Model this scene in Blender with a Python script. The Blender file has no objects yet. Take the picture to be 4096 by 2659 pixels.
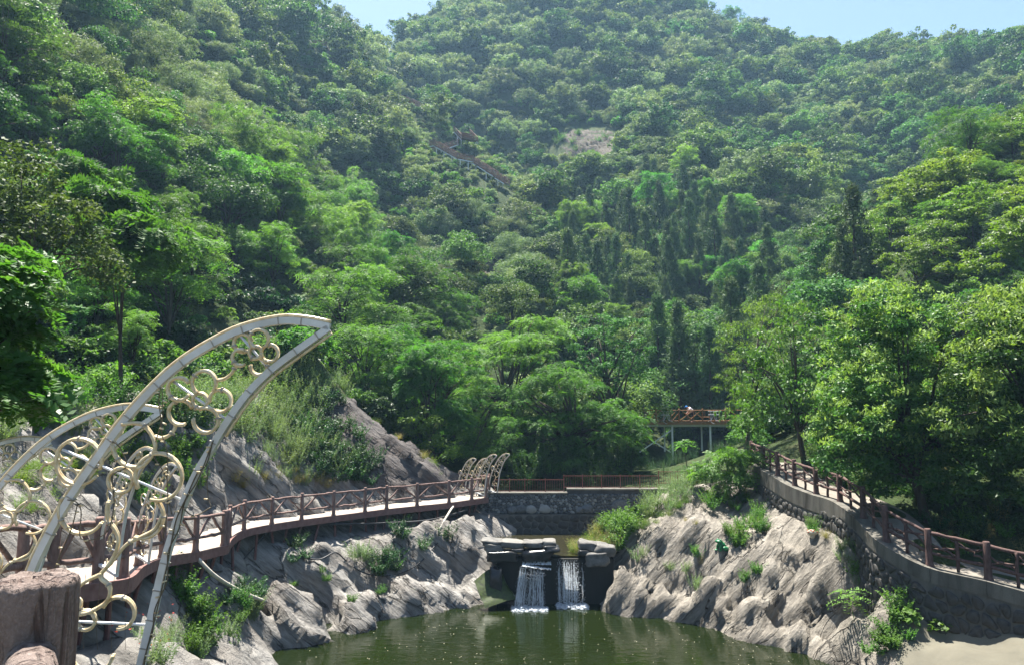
import bpy, math, random
import numpy as np
from mathutils import Vector, Matrix, Euler

# ---------------------------------------------------------------- camera, sky, sun, exposure
scn = bpy.context.scene
R = math.radians
FPX, PITCH, CAMZ = 740.0, 6.5, 8.0
cd = bpy.data.cameras.new('camera'); cam = bpy.data.objects.new('camera', cd)
scn.collection.objects.link(cam); scn.camera = cam
cam.location = (0, 0, CAMZ); cam.rotation_euler = (R(90 + PITCH), 0, 0)
cd.sensor_width = 36; cd.lens = FPX / 1024 * 36; cd.clip_start = 0.1; cd.clip_end = 4000
HAZE = 0.00034
SUN_EL, SUN_AZ = 72.0, -22.0            # azimuth from the view direction, negative = to the left
w = bpy.data.worlds.new('World'); scn.world = w; w.use_nodes = True
nt = w.node_tree; bg = nt.nodes['Background']
sky = nt.nodes.new('ShaderNodeTexSky'); sky.sky_type = 'NISHITA'; sky.sun_disc = False
sky.sun_elevation = R(SUN_EL); sky.sun_rotation = R(SUN_AZ); sky.altitude = 600
sky.air_density = 1.0; sky.dust_density = 2.0; sky.ozone_density = 2.0
nt.links.new(sky.outputs[0], bg.inputs[0]); bg.inputs[1].default_value = 0.06
sd = bpy.data.lights.new('sun', 'SUN'); sun = bpy.data.objects.new('sun', sd); scn.collection.objects.link(sun)
sd.energy = 5.0; sd.angle = R(0.5); sd.color = (1.0, 0.95, 0.86)
sdir = Vector((math.sin(R(SUN_AZ)) * math.cos(R(SUN_EL)), math.cos(R(SUN_AZ)) * math.cos(R(SUN_EL)), math.sin(R(SUN_EL))))
sun.rotation_euler = sdir.to_track_quat('Z', 'Y').to_euler(); sun.location = (0, 0, 60)
scn.view_settings.view_transform = 'Standard'; scn.view_settings.look = 'None'
scn.view_settings.gamma = 1.0; scn.view_settings.exposure = 2.05
scn.cycles.use_denoising = True; scn.cycles.max_bounces = 5; scn.cycles.diffuse_bounces = 2
scn.cycles.transmission_bounces = 4; scn.cycles.glossy_bounces = 2; scn.cycles.transparent_max_bounces = 8
scn.cycles.sample_clamp_indirect = 4.0

# ---------------------------------------------------------------- helpers
COL = scn.collection
rng = np.random.default_rng(7); random.seed(7)
cp, sp = math.cos(R(PITCH)), math.sin(R(PITCH))
def ray(u, v):
    cx, cy = (u - 512) / FPX, (332 - v) / FPX
    return np.array((cx, cp - cy * sp, sp + cy * cp))
def P(u, v, d):                    # world point seen at picture position (u,v), d metres ahead
    r = ray(u, v); return np.array((0, 0, CAMZ)) + r * (d / r[1])
def PZ(u, v, z):                   # the same at height z
    r = ray(u, v); return np.array((0, 0, CAMZ)) + r * ((z - CAMZ) / r[2])
def proj(p):                       # world points -> picture position and depth
    p = np.asarray(p, float); x, y, z = p[..., 0], p[..., 1], p[..., 2] - CAMZ
    d = y * cp + z * sp; h = z * cp - y * sp
    return 512 + FPX * x / d, 332 - FPX * h / d, d
def unit(a): return a / (np.linalg.norm(a, axis=-1, keepdims=True) + 1e-9)

def _hash(ix, iy, iz, s):
    h = (ix * 374761393 + iy * 668265263 + iz * 2147483647 + s * 974634777) & 0x7fffffff
    h = ((h ^ (h >> 13)) * 1274126177) & 0x7fffffff
    return ((h ^ (h >> 16)) & 0xffff) / 65535.0
def vnoise(p, s=0):                # value noise in [-1,1]
    p = np.asarray(p, float); i = np.floor(p).astype(np.int64); f = p - i; f = f * f * (3 - 2 * f)
    r = 0
    for dx in (0, 1):
        for dy in (0, 1):
            for dz in (0, 1):
                wgt = (f[..., 0] if dx else 1 - f[..., 0]) * (f[..., 1] if dy else 1 - f[..., 1]) * (f[..., 2] if dz else 1 - f[..., 2])
                r = r + wgt * _hash(i[..., 0] + dx, i[..., 1] + dy, i[..., 2] + dz, s)
    return r * 2 - 1
def fbm(p, oct=4, s=0):
    p = np.asarray(p, float); a, r = 0.5, 0
    for k in range(oct):
        r = r + a * vnoise(p, s + k); p = p * 2.03 + 11.7; a *= 0.5
    return r

def tag(o, label=None, cat=None, group=None, kind=None):
    if label: o['label'] = label
    if cat: o['category'] = cat
    if group: o['group'] = group
    if kind: o['kind'] = kind
    return o
def link(o, parent=None):
    COL.objects.link(o)
    if parent is not None: o.parent = parent
    return o
def empty(name, loc, label, cat, group=None, rz=0.0, scale=1.0):
    o = bpy.data.objects.new(name, None); COL.objects.link(o); o.empty_display_size = 0.2
    o.location = [float(c) for c in loc]; o.rotation_euler = (0, 0, rz); o.scale = (scale,) * 3
    return tag(o, label, cat, group)
def mesh_np(name, V, F, mats, shade=None, smooth=False, midx=None):
    me = bpy.data.meshes.new(name); V = np.asarray(V, np.float32); F = np.asarray(F, np.int32)
    n, k = F.shape
    me.vertices.add(len(V)); me.vertices.foreach_set('co', V.ravel())
    me.loops.add(n * k); me.loops.foreach_set('vertex_index', F.ravel())
    me.polygons.add(n); me.polygons.foreach_set('loop_start', np.arange(0, n * k, k, dtype=np.int32))
    me.polygons.foreach_set('loop_total', np.full(n, k, np.int32))
    if smooth: me.polygons.foreach_set('use_smooth', np.ones(n, bool))
    for m in (mats if isinstance(mats, (list, tuple)) else [mats]): me.materials.append(m)
    if midx is not None: me.polygons.foreach_set('material_index', np.asarray(midx, np.int32))
    if shade is not None:
        at = me.attributes.new('shade', 'FLOAT', 'POINT'); at.data.foreach_set('value', np.asarray(shade, np.float32))
    me.update(calc_edges=True); return me
class MB:                           # collects boxes, tubes ... and links them as ONE mesh object
    def __init__(s): s.v = []; s.f = []; s.m = []
    def add(s, V, F, m=0):
        o = len(s.v); s.v += [tuple(map(float, p)) for p in V]; s.f += [tuple(i + o for i in f) for f in F]; s.m += [m] * len(F)
        return s
    def box(s, c, size, rot=None, m=0, taper=1.0):
        x, y, z = [a / 2 for a in size]; t = taper
        V = np.array([(-x, -y, -z), (x, -y, -z), (x, y, -z), (-x, y, -z), (-x * t, -y * t, z), (x * t, -y * t, z), (x * t, y * t, z), (-x * t, y * t, z)])
        if rot is not None: V = V @ np.array(rot.to_matrix() if isinstance(rot, Euler) else rot).T
        return s.add(V + np.array(c), [(0, 3, 2, 1), (4, 5, 6, 7), (0, 1, 5, 4), (1, 2, 6, 5), (2, 3, 7, 6), (3, 0, 4, 7)], m)
    def bar(s, a, b, wd, ht, m=0, up=(0, 0, 1)):          # square bar from a to b
        a, b = np.array(a, float), np.array(b, float); t = unit(b - a); u = np.array(up, float)
        if abs(t @ u) > 0.98: u = np.array((0, 1, 0))
        x = unit(np.cross(t, u)) * wd / 2; z = unit(np.cross(x, t)) * ht / 2
        V = [a - x - z, a + x - z, a + x + z, a - x + z, b - x - z, b + x - z, b + x + z, b - x + z]
        return s.add(V, [(0, 3, 2, 1), (4, 5, 6, 7), (0, 1, 5, 4), (1, 2, 6, 5), (2, 3, 7, 6), (3, 0, 4, 7)], m)
    def tube(s, pts, rad, n=8, m=0, cap=True, jit=0.0):
        pts = np.array(pts, float); k = len(pts)
        rad = np.broadcast_to(np.array(rad, float), (k,))
        T = np.zeros_like(pts); T[1:-1] = pts[2:] - pts[:-2]; T[0] = pts[1] - pts[0]; T[-1] = pts[-1] - pts[-2]; T = unit(T)
        u = np.array((0, 0, 1.0)) if abs(T[0][2]) < 0.9 else np.array((1.0, 0, 0))
        V = []; ang = np.arange(n) * 2 * math.pi / n
        for i in range(k):
            x = u - T[i] * (u @ T[i]); x = unit(x); y = np.cross(T[i], x); u = x
            rr = rad[i] * (1 + jit * (rng.random(n) - 0.5))
            V += list(pts[i] + np.outer(np.cos(ang) * rr, x) + np.outer(np.sin(ang) * rr, y))
        F = [(i * n + j, i * n + (j + 1) % n, (i + 1) * n + (j + 1) % n, (i + 1) * n + j) for i in range(k - 1) for j in range(n)]
        if cap: F += [tuple(range(n - 1, -1, -1)), tuple((k - 1) * n + j for j in range(n))]
        return s.add(V, F, m)
    def mesh(s, name, mats, smooth=False):
        me = bpy.data.meshes.new(name); me.from_pydata(s.v, [], s.f)
        for m in (mats if isinstance(mats, (list, tuple)) else [mats]): me.materials.append(m)
        if any(s.m): me.polygons.foreach_set('material_index', s.m)
        if smooth: me.polygons.foreach_set('use_smooth', [len(f) <= 4 for f in s.f])
        me.update(); return me
    def obj(s, name, mats, parent=None, smooth=False, bevel=0):
        o = bpy.data.objects.new(name, s.mesh(name, mats, smooth)); link(o, parent)
        if bevel:
            b = o.modifiers.new('bevel', 'BEVEL'); b.width = bevel; b.segments = 2; b.limit_method = 'ANGLE'; b.angle_limit = R(40)
        return o
def local(o, origin):               # give a world-space mesh its own origin
    me = o.data; n = len(me.vertices); a = np.empty(n * 3, np.float32); me.vertices.foreach_get('co', a)
    a = a.reshape(-1, 3) - np.array(origin, np.float32); me.vertices.foreach_set('co', a.ravel()); o.location = [float(c) for c in origin]; me.update(); return o
def smooth_pts(pts, n=6):           # Catmull-Rom
    pts = [np.array(p, float) for p in pts]; q = [2 * pts[0] - pts[1]] + pts + [2 * pts[-1] - pts[-2]]; out = []
    for i in range(1, len(q) - 2):
        for t in np.arange(n) / n:
            a, b, c, d = q[i - 1], q[i], q[i + 1], q[i + 2]
            out.append(0.5 * ((2 * b) + (-a + c) * t + (2 * a - 5 * b + 4 * c - d) * t * t + (-a + 3 * b - 3 * c + d) * t ** 3))
    out.append(pts[-1]); return np.array(out)

# ---------------------------------------------------------------- materials
class NT:
    def __init__(s, name):
        s.m = bpy.data.materials.new(name); s.m.use_nodes = True; s.t = s.m.node_tree; s.b = s.t.nodes['Principled BSDF']; s.out = s.t.nodes['Material Output']
    def n(s, typ, **kw):
        nd = s.t.nodes.new('ShaderNode' + typ)
        for k, v in kw.items():
            if k in ('ins',):
                for kk, vv in v.items(): nd.inputs[kk].default_value = vv
            else: setattr(nd, k, v)
        return nd
    def l(s, a, b): s.t.links.new(a, b)
    def coords(s, scale=(1, 1, 1), rot=(0, 0, 0), kind='Object'):
        tc = s.n('TexCoord'); mp = s.n('Mapping'); mp.inputs['Scale'].default_value = scale; mp.inputs['Rotation'].default_value = rot
        s.l(tc.outputs[kind], mp.inputs['Vector']); return mp.outputs[0]
    def noise(s, vec, scale, detail=6, rough=0.55, dist=0.0):
        nd = s.n('TexNoise'); nd.inputs['Scale'].default_value = scale; nd.inputs['Detail'].default_value = detail
        nd.inputs['Roughness'].default_value = rough; nd.inputs['Distortion'].default_value = dist
        s.l(vec, nd.inputs['Vector']); return nd.outputs['Fac']
    def ramp(s, fac, stops):
        nd = s.n('ValToRGB'); e = nd.color_ramp.elements
        while len(e) < len(stops): e.new(0.5)
        for el, (p, c) in zip(e, stops): el.position = p; el.color = (*c, 1) if len(c) == 3 else c
        s.l(fac, nd.inputs[0]); return nd.outputs[0]
    def mix(s, fac, a, b, mode='MIX'):
        nd = s.n('Mix', data_type='RGBA', blend_type=mode)
        for sock, val in ((nd.inputs[0], fac), (nd.inputs[6], a), (nd.inputs[7], b)):
            if isinstance(val, (int, float)): sock.default_value = val
            elif isinstance(val, tuple): sock.default_value = (*val, 1) if len(val) == 3 else val
            else: s.l(val, sock)
        return nd.outputs[2]
    def bump(s, h, strength=0.4, dist=0.05):
        nd = s.n('Bump'); nd.inputs['Strength'].default_value = strength; nd.inputs['Distance'].default_value = dist
        s.l(h, nd.inputs['Height']); s.l(nd.outputs[0], s.b.inputs['Normal']); return nd
    def set(s, col=None, rough=0.7, spec=0.3, metal=0.0):
        if col is not None:
            if isinstance(col, tuple): s.b.inputs['Base Color'].default_value = (*col, 1)
            else: s.l(col, s.b.inputs['Base Color'])
        s.b.inputs['Roughness'].default_value = rough; s.b.inputs['Specular IOR Level'].default_value = spec; s.b.inputs['Metallic'].default_value = metal
        return s.m
def speckled(name, c1, c2, scale=6, rough=0.75, bump=0.3, stretch=(1, 1, 1), spec=0.25, bd=0.02, metal=0.0, kind='Object'):
    t = NT(name); v = t.coords(stretch, kind=kind); f = t.noise(v, scale, 8, 0.62)
    t.bump(f, bump, bd); return t.set(t.ramp(f, [(0.3, c1), (0.7, c2)]), rough, spec, metal)
def leaf(name, dark, light, trans=0.45, rough=0.42, spec=0.45, var=0.35, huevar=0.03):
    t = NT(name); nt_ = t.t
    at = t.n('Attribute', attribute_name='shade'); oi = t.n('ObjectInfo')
    col = t.ramp(at.outputs['Fac'], [(0.0, dark), (1.0, light)])
    hs = t.n('HueSaturation'); t.l(col, hs.inputs['Color'])
    mr = t.n('MapRange', ins={'To Min': 1 - var, 'To Max': 1 + var}); t.l(oi.outputs['Random'], mr.inputs[0]); t.l(mr.outputs[0], hs.inputs['Value'])
    m2 = t.n('Math', operation='MULTIPLY'); m2.inputs[1].default_value = 7.31; t.l(oi.outputs['Random'], m2.inputs[0])
    m3 = t.n('Math', operation='FRACT'); t.l(m2.outputs[0], m3.inputs[0])
    mh = t.n('MapRange', ins={'To Min': 0.5 - huevar, 'To Max': 0.5 + huevar}); t.l(m3.outputs[0], mh.inputs[0]); t.l(mh.outputs[0], hs.inputs['Hue'])
    t.set(hs.outputs[0], rough, spec)
    tr = t.n('BsdfTranslucent'); g = t.mix(1.0, hs.outputs[0], (1.25, 1.3, 0.55), 'MULTIPLY'); t.l(g, tr.inputs['Color'])
    ms = t.n('MixShader'); ms.inputs[0].default_value = trans
    t.l(t.b.outputs[0], ms.inputs[1]); t.l(tr.outputs[0], ms.inputs[2]); t.l(ms.outputs[0], t.out.inputs['Surface'])
    return t.m
M = {}
M['locust'] = leaf('locust_leaves', (0.042, 0.11, 0.017), (0.10, 0.205, 0.04), 0.45, 0.55, 0.16, 0.35, 0.018)
M['locust_near'] = leaf('near_locust_leaves', (0.055, 0.13, 0.018), (0.115, 0.205, 0.04), 0.5, 0.45, 0.35)
M['broad'] = leaf('broad_leaves', (0.042, 0.092, 0.024), (0.11, 0.19, 0.05), 0.35, 0.58, 0.16, 0.45, 0.04)
M['grey'] = leaf('grey_leaves', (0.10, 0.15, 0.07), (0.19, 0.25, 0.135), 0.35, 0.62, 0.2, 0.35, 0.025)
M['cypress'] = leaf('cypress_sprays', (0.03, 0.07, 0.022), (0.075, 0.13, 0.045), 0.25, 0.65, 0.2, 0.25, 0.02)
M['light'] = leaf('light_leaves', (0.05, 0.135, 0.02), (0.11, 0.22, 0.045), 0.5, 0.55, 0.18)
M['yellowgreen'] = leaf('yellow_green_leaves', (0.06, 0.12, 0.012), (0.13, 0.20, 0.028), 0.5, 0.5, 0.3, 0.25, 0.015)
M['privet'] = leaf('privet_leaves', (0.028, 0.085, 0.018), (0.075, 0.165, 0.034), 0.4, 0.45, 0.2, 0.3, 0.015)
M['blossom'] = leaf('privet_blossom', (0.11, 0.20, 0.04), (0.22, 0.31, 0.09), 0.4, 0.6, 0.2, 0.1, 0.01)
M['dark'] = leaf('dark_leaves', (0.016, 0.048, 0.014), (0.042, 0.10, 0.028), 0.4, 0.5, 0.3)  # deep green leaf colour of creepers, bamboo and understory trees
M['weed'] = leaf('weed_leaves', (0.09, 0.15, 0.06), (0.18, 0.25, 0.12), 0.4, 0.6, 0.2, 0.25, 0.02)
M['bright'] = leaf('bright_leaves', (0.05, 0.125, 0.018), (0.10, 0.205, 0.036), 0.45, 0.5, 0.22, 0.25, 0.015)
M['straw'] = leaf('dry_grass', (0.16, 0.14, 0.05), (0.30, 0.27, 0.12), 0.4, 0.6, 0.2, 0.2, 0.015)
M['flower'] = leaf('red_flowers', (0.4, 0.02, 0.03), (0.6, 0.05, 0.06), 0.3, 0.6, 0.2, 0.1, 0.01)
M['bark'] = speckled('bark', (0.030, 0.024, 0.018), (0.09, 0.075, 0.058), 9, 0.9, 0.6, (1, 1, 0.25), 0.1)
M['log'] = speckled('faux_log_concrete', (0.10, 0.062, 0.052), (0.23, 0.155, 0.135), 14, 0.85, 0.6, (1, 1, 0.3), 0.2)
M['log_dark'] = speckled('dark_log_concrete', (0.045, 0.025, 0.022), (0.12, 0.072, 0.062), 14, 0.8, 0.6, (1, 1, 0.3), 0.25)
M['edge'] = speckled('painted_edge_beam', (0.12, 0.06, 0.052), (0.21, 0.125, 0.11), 5, 0.85, 0.35)
M['strut'] = speckled('painted_steel_strut', (0.10, 0.045, 0.04), (0.17, 0.085, 0.075), 6, 0.6, 0.15)
M['steel'] = speckled('pale_painted_steel', (0.52, 0.54, 0.56), (0.66, 0.68, 0.70), 7, 0.42, 0.05, spec=0.5)
M['steel_rust'] = speckled('pale_steel_stained', (0.42, 0.395, 0.34), (0.62, 0.61, 0.58), 3.5, 0.45, 0.08, spec=0.5)
M['fence'] = speckled('rusty_red_metal', (0.14, 0.05, 0.036), (0.24, 0.095, 0.07), 12, 0.6, 0.2)
M['orange_wood'] = speckled('orange_wood', (0.17, 0.075, 0.022), (0.30, 0.15, 0.05), 10, 0.7, 0.2, (1, 1, 1))
M['stair_wood'] = speckled('stair_wood', (0.15, 0.085, 0.055), (0.23, 0.14, 0.095), 4, 0.75, 0.2)
M['white'] = speckled('white_paint', (0.66, 0.66, 0.64), (0.80, 0.80, 0.78), 8, 0.55, 0.05)
M['wire'] = speckled('brown_wire', (0.07, 0.055, 0.035), (0.15, 0.12, 0.08), 30, 0.6, 0.1)
M['black'] = speckled('black_hose', (0.012, 0.012, 0.013), (0.03, 0.03, 0.032), 30, 0.45, 0.1, spec=0.4)
M['pvc'] = speckled('dusty_pipe', (0.33, 0.30, 0.25), (0.48, 0.45, 0.39), 6, 0.6, 0.1)
M['clip'] = speckled('dark_clip', (0.24, 0.22, 0.18), (0.36, 0.33, 0.28), 20, 0.7, 0.1)
t = NT('rope_light_tube'); v = t.coords(); f = t.noise(v, 22, 5, 0.6)
t.set(t.ramp(f, [(0.25, (0.34, 0.21, 0.08)), (0.5, (0.52, 0.42, 0.25)), (0.8, (0.62, 0.55, 0.40))]), 0.28, 0.55)
t.b.inputs['Subsurface Weight'].default_value = 0.0; t.bump(f, 0.15, 0.01); M['rope'] = t.m
# near post: rough concrete bark with grooves
t = NT('near_post_concrete'); v = t.coords((1, 1, 0.14)); g = t.noise(v, 26, 4, 0.5, 1.2); v2 = t.coords(); f = t.noise(v2, 120, 8, 0.65); f3 = t.noise(v2, 9, 5)
c = t.ramp(f, [(0.3, (0.11, 0.08, 0.068)), (0.55, (0.20, 0.155, 0.135)), (0.8, (0.34, 0.285, 0.255))])
c = t.mix(t.ramp(g, [(0.36, (1, 1, 1)), (0.46, (0, 0, 0))]), c, (0.07, 0.042, 0.035)); c = t.mix(0.35, c, t.ramp(f3, [(0.3, (0.09, 0.064, 0.054)), (0.7, (0.27, 0.225, 0.20))]))
mx = t.n('Math', operation='ADD'); t.l(f, mx.inputs[0]); gm = t.n('Math', operation='MULTIPLY'); gm.inputs[1].default_value = 1.6; t.l(t.ramp(g, [(0.34, (0, 0, 0)), (0.5, (1, 1, 1))]), gm.inputs[0]); t.l(gm.outputs[0], mx.inputs[1])
t.bump(mx.outputs[0], 0.9, 0.012); M['near_post'] = t.set(c, 0.9, 0.2)
# concrete deck / path / coping
def concrete(name, c1, c2, stain=(0.10, 0.09, 0.08), amt=0.35, sc=1.3, vert=False):
    t = NT(name); v = t.coords((1, 1, 0.18) if vert else (1, 1, 1)); f = t.noise(v, sc, 9, 0.65, 0.4); f2 = t.noise(t.coords(), 30, 6, 0.6)
    c = t.mix(f2, c1, c2); c = t.mix(t.ramp(f, [(0.42, (0, 0, 0)), (0.75, (amt, amt, amt))]), c, stain)
    t.bump(f2, 0.3, 0.01); M[name] = t.set(c, 0.88, 0.2); return t.m
concrete('deck', (0.24, 0.205, 0.18), (0.33, 0.295, 0.26), (0.12, 0.09, 0.072), 0.85, 2.4)
concrete('path', (0.14, 0.125, 0.105), (0.22, 0.20, 0.175), (0.10, 0.075, 0.05), 0.7, 2.2)
concrete('coping', (0.085, 0.08, 0.068), (0.16, 0.15, 0.13), (0.03, 0.027, 0.022), 1.0, 2.2, True)
concrete('apron', (0.095, 0.088, 0.066), (0.14, 0.13, 0.10), (0.055, 0.052, 0.04), 0.6, 0.7)
concrete('mortar', (0.085, 0.08, 0.072), (0.15, 0.142, 0.128), (0.03, 0.028, 0.025), 0.8, 1.2, True)
concrete('mortar_dark', (0.045, 0.046, 0.05), (0.09, 0.092, 0.10), (0.02, 0.02, 0.022), 0.7, 1.5, True)
concrete('dam', (0.018, 0.018, 0.017), (0.04, 0.038, 0.034), (0.012, 0.014, 0.009), 0.6, 2.0, True)
def stone(name, c1, c2, c3, sc=7, rough=0.8):
    t = NT(name); oi = t.n('ObjectInfo'); tc = t.n('TexCoord'); ad = t.n('VectorMath', operation='ADD'); ml = t.n('VectorMath', operation='SCALE')
    t.l(tc.outputs['Object'], ad.inputs[0]); t.l(oi.outputs['Location'], ml.inputs[0]); ml.inputs['Scale'].default_value = 3.7; t.l(ml.outputs[0], ad.inputs[1])
    f = t.noise(ad.outputs[0], sc, 8, 0.62, 0.5); c = t.ramp(f, [(0.3, c1), (0.7, c2)])
    c = t.mix(t.ramp(oi.outputs['Random'], [(0.45, (0, 0, 0)), (1.0, (1, 1, 1))]), c, c3); t.bump(f, 0.5, 0.02)
    M[name] = t.set(c, rough, 0.3); return t.m
stone('wall_stone', (0.022, 0.021, 0.02), (0.065, 0.062, 0.057), (0.05, 0.046, 0.041))
stone('cobble', (0.06, 0.062, 0.066), (0.13, 0.135, 0.14), (0.26, 0.26, 0.25))
stone('slab', (0.06, 0.057, 0.053), (0.16, 0.153, 0.14), (0.20, 0.188, 0.165), 4)
stone('wet_slab', (0.012, 0.012, 0.012), (0.045, 0.042, 0.04), (0.03, 0.03, 0.028), 4, 0.22)
# bedrock: streaked along the bedding
def bedrock(name, ax, c):
    ax = Vector(ax).normalized(); b1 = ax.cross(Vector((0, 1, 0.2))).normalized(); b2 = ax.cross(b1)
    t = NT(name); tc = t.n('TexCoord'); cb = t.n('CombineXYZ')
    for k, (vec, sc) in enumerate(((ax, 3.2), (b1, 0.5), (b2, 0.8))):
        dt = t.n('VectorMath', operation='DOT_PRODUCT'); t.l(tc.outputs['Object'], dt.inputs[0]); dt.inputs[1].default_value = tuple(vec * sc); t.l(dt.outputs['Value'], cb.inputs[k])
    v = cb.outputs[0]; s1 = t.noise(v, 1.3, 11, 0.7, 0.5); s2 = t.noise(t.coords(), 0.45, 6, 0.6); s3 = t.noise(t.coords(), 7, 9, 0.7); s4 = t.noise(v, 0.5, 5, 0.6, 0.8)
    col = t.ramp(s1, [(0.30, c[0]), (0.46, c[1]), (0.60, c[2]), (0.78, c[3])])
    col = t.mix(t.ramp(s2, [(0.45, (0, 0, 0)), (0.75, (0.7, 0.7, 0.7))]), col, c[4])
    col = t.mix(t.ramp(s4, [(0.55, (0, 0, 0)), (0.8, (0.5, 0.5, 0.5))]), col, c[0])
    crk = t.n('TexVoronoi', feature='DISTANCE_TO_EDGE', ins={'Scale': 0.35}); vv = t.n('VectorMath', operation='ADD'); nz = t.n('TexNoise', ins={'Scale': 1.6, 'Detail': 6.0})
    t.l(v, vv.inputs[0]); t.l(v, nz.inputs['Vector']); t.l(nz.outputs['Color'], vv.inputs[1]); t.l(vv.outputs[0], crk.inputs['Vector'])
    ck = t.ramp(crk.outputs['Distance'], [(0.0, (0.8, 0.8, 0.8)), (0.014, (0, 0, 0))]); col = t.mix(ck, col, (0.05, 0.045, 0.04))
    ad = t.n('Math', operation='ADD'); t.l(s1, ad.inputs[0]); m_ = t.n('Math', operation='MULTIPLY'); m_.inputs[1].default_value = 0.5; t.l(s3, m_.inputs[0]); t.l(m_.outputs[0], ad.inputs[1])
    sb = t.n('Math', operation='SUBTRACT'); t.l(ad.outputs[0], sb.inputs[0]); t.l(ck, sb.inputs[1])
    fv = t.n('TexVoronoi', feature='F1', ins={'Scale': 1.1}); t.l(vv.outputs[0], fv.inputs['Vector']); fc = t.n('Math', operation='MULTIPLY_ADD'); t.l(fv.outputs['Distance'], fc.inputs[0]); fc.inputs[1].default_value = 0.55; t.l(sb.outputs[0], fc.inputs[2])
    t.bump(fc.outputs[0], 1.0, 0.2); M[name] = t.set(col, 0.85, 0.2)
bedrock('rock_left', (0.62, 0.25, 0.75), [(0.085, 0.08, 0.074), (0.18, 0.171, 0.158), (0.275, 0.262, 0.242), (0.37, 0.352, 0.325), (0.14, 0.117, 0.098)])
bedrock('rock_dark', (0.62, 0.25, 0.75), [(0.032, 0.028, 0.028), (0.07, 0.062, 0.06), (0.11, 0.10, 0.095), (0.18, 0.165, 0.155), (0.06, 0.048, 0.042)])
bedrock('rock_brown', (0.5, 0.2, 0.8), [(0.03, 0.024, 0.017), (0.055, 0.044, 0.032), (0.09, 0.073, 0.054), (0.13, 0.105, 0.08), (0.045, 0.04, 0.024)])
bedrock('rock_right', (-0.72, 0.2, 0.66), [(0.09, 0.08, 0.068), (0.18, 0.163, 0.137), (0.275, 0.25, 0.213), (0.38, 0.348, 0.298), (0.145, 0.128, 0.107)])
t = NT('hill_earth'); f = t.noise(t.coords(), 0.35, 8, 0.65); f2 = t.noise(t.coords(), 2.4, 8, 0.7)
c = t.ramp(f, [(0.35, (0.025, 0.045, 0.014)), (0.55, (0.04, 0.06, 0.02)), (0.72, (0.10, 0.085, 0.055))]); c = t.mix(0.5, c, t.ramp(f2, [(0.35, (0.015, 0.03, 0.01)), (0.7, (0.07, 0.085, 0.035))]))
t.bump(f2, 1.0, 0.3); M['earth'] = t.set(c, 0.95, 0.1)
# pool water: murky green, gently rippled
def watermat(name, base, sc, strength, stretch=(0.55, 1.5, 1)):
    t = NT(name); v = t.coords(stretch); a = t.noise(v, sc, 3, 0.5, 0.8); b = t.noise(v, sc * 3.3, 2, 0.5)
    ad = t.n('Math', operation='MULTIPLY_ADD'); t.l(b, ad.inputs[0]); ad.inputs[1].default_value = 0.35; t.l(a, ad.inputs[2])
    t.bump(ad.outputs[0], strength, 0.06); t.b.inputs['IOR'].default_value = 1.33
    t.set(base, 0.03, 0.5); M[name] = t.m; return t
watermat('pool_water', (0.0065, 0.0105, 0.0022), 1.9, 0.26)
watermat('upper_water', (0.022, 0.02, 0.010), 2.2, 0.2)
t = NT('falling_water'); t.set((0.78, 0.82, 0.86), 0.15, 0.6); tr = t.n('BsdfTranslucent'); tr.inputs[0].default_value = (0.85, 0.9, 0.95, 1); ms = t.n('MixShader'); ms.inputs[0].default_value = 0.6
t.l(t.b.outputs[0], ms.inputs[1]); t.l(tr.outputs[0], ms.inputs[2]); t.l(ms.outputs[0], t.out.inputs['Surface']); M['fall'] = t.m
M['moss'] = speckled('wet_moss', (0.012, 0.018, 0.006), (0.05, 0.075, 0.014), 9, 0.5, 0.5)
M['frog'] = speckled('green_plastic', (0.006, 0.11, 0.035), (0.012, 0.17, 0.06), 6, 0.4, 0.1, spec=0.5)
M['cream'] = speckled('cream_paint', (0.40, 0.37, 0.28), (0.52, 0.48, 0.38), 8, 0.6, 0.2)
M['redspot'] = speckled('faded_red_paint', (0.34, 0.10, 0.07), (0.45, 0.16, 0.11), 8, 0.6, 0.2)
M['shirt'] = speckled('white_cloth', (0.62, 0.60, 0.66), (0.76, 0.74, 0.80), 12, 0.8, 0.2)
M['cap'] = speckled('blue_cloth', (0.02, 0.16, 0.42), (0.03, 0.22, 0.55), 12, 0.7, 0.1)
M['skin'] = speckled('skin', (0.36, 0.20, 0.14), (0.46, 0.27, 0.19), 20, 0.55, 0.05)
M['trousers'] = speckled('dark_cloth', (0.015, 0.017, 0.022), (0.035, 0.037, 0.045), 16, 0.85, 0.1)
M['sign'] = speckled('dark_red_board', (0.06, 0.018, 0.014), (0.10, 0.03, 0.024), 5, 0.6, 0.1)

# ---------------------------------------------------------------- walkway and path lines (used by the terrain)
DK = [np.array(p) for p in [(-1.45, 1.2, 6.42), (-2.9, 3.1, 6.3), (-4.9, 6.0, 6.05), (-6.7, 8.7, 5.75)]]
DK += [P(20, 592, 12.0), P(51.6, 588, 12.5), P(97, 582, 12.9), P(122.9, 577.6, 14.0), P(138.8, 565, 17.2), P(162, 556.5, 20.2), P(195.3, 551.5, 22.3), P(223.5, 545, 24.0),
       P(229, 537, 26.3), P(243.8, 529, 28.6), P(271.7, 523.5, 30.4), P(301.5, 519, 32.0), P(333.4, 515, 33.5), P(365, 511, 34.6), P(386.6, 508.3, 35.2),
       P(417, 505.2, 36.0), P(449, 502, 36.9), P(471.6, 498.8, 38.0), P(486, 496.8, 39.0)]
DK = np.array(DK)
def side_normals(pts):
    t = np.zeros_like(pts); t[1:-1] = pts[2:] - pts[:-2]; t[0] = pts[1] - pts[0]; t[-1] = pts[-1] - pts[-2]; t[:, 2] = 0; t = unit(t)
    return np.stack([-t[:, 1], t[:, 0], np.zeros(len(t))], 1)
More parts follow.
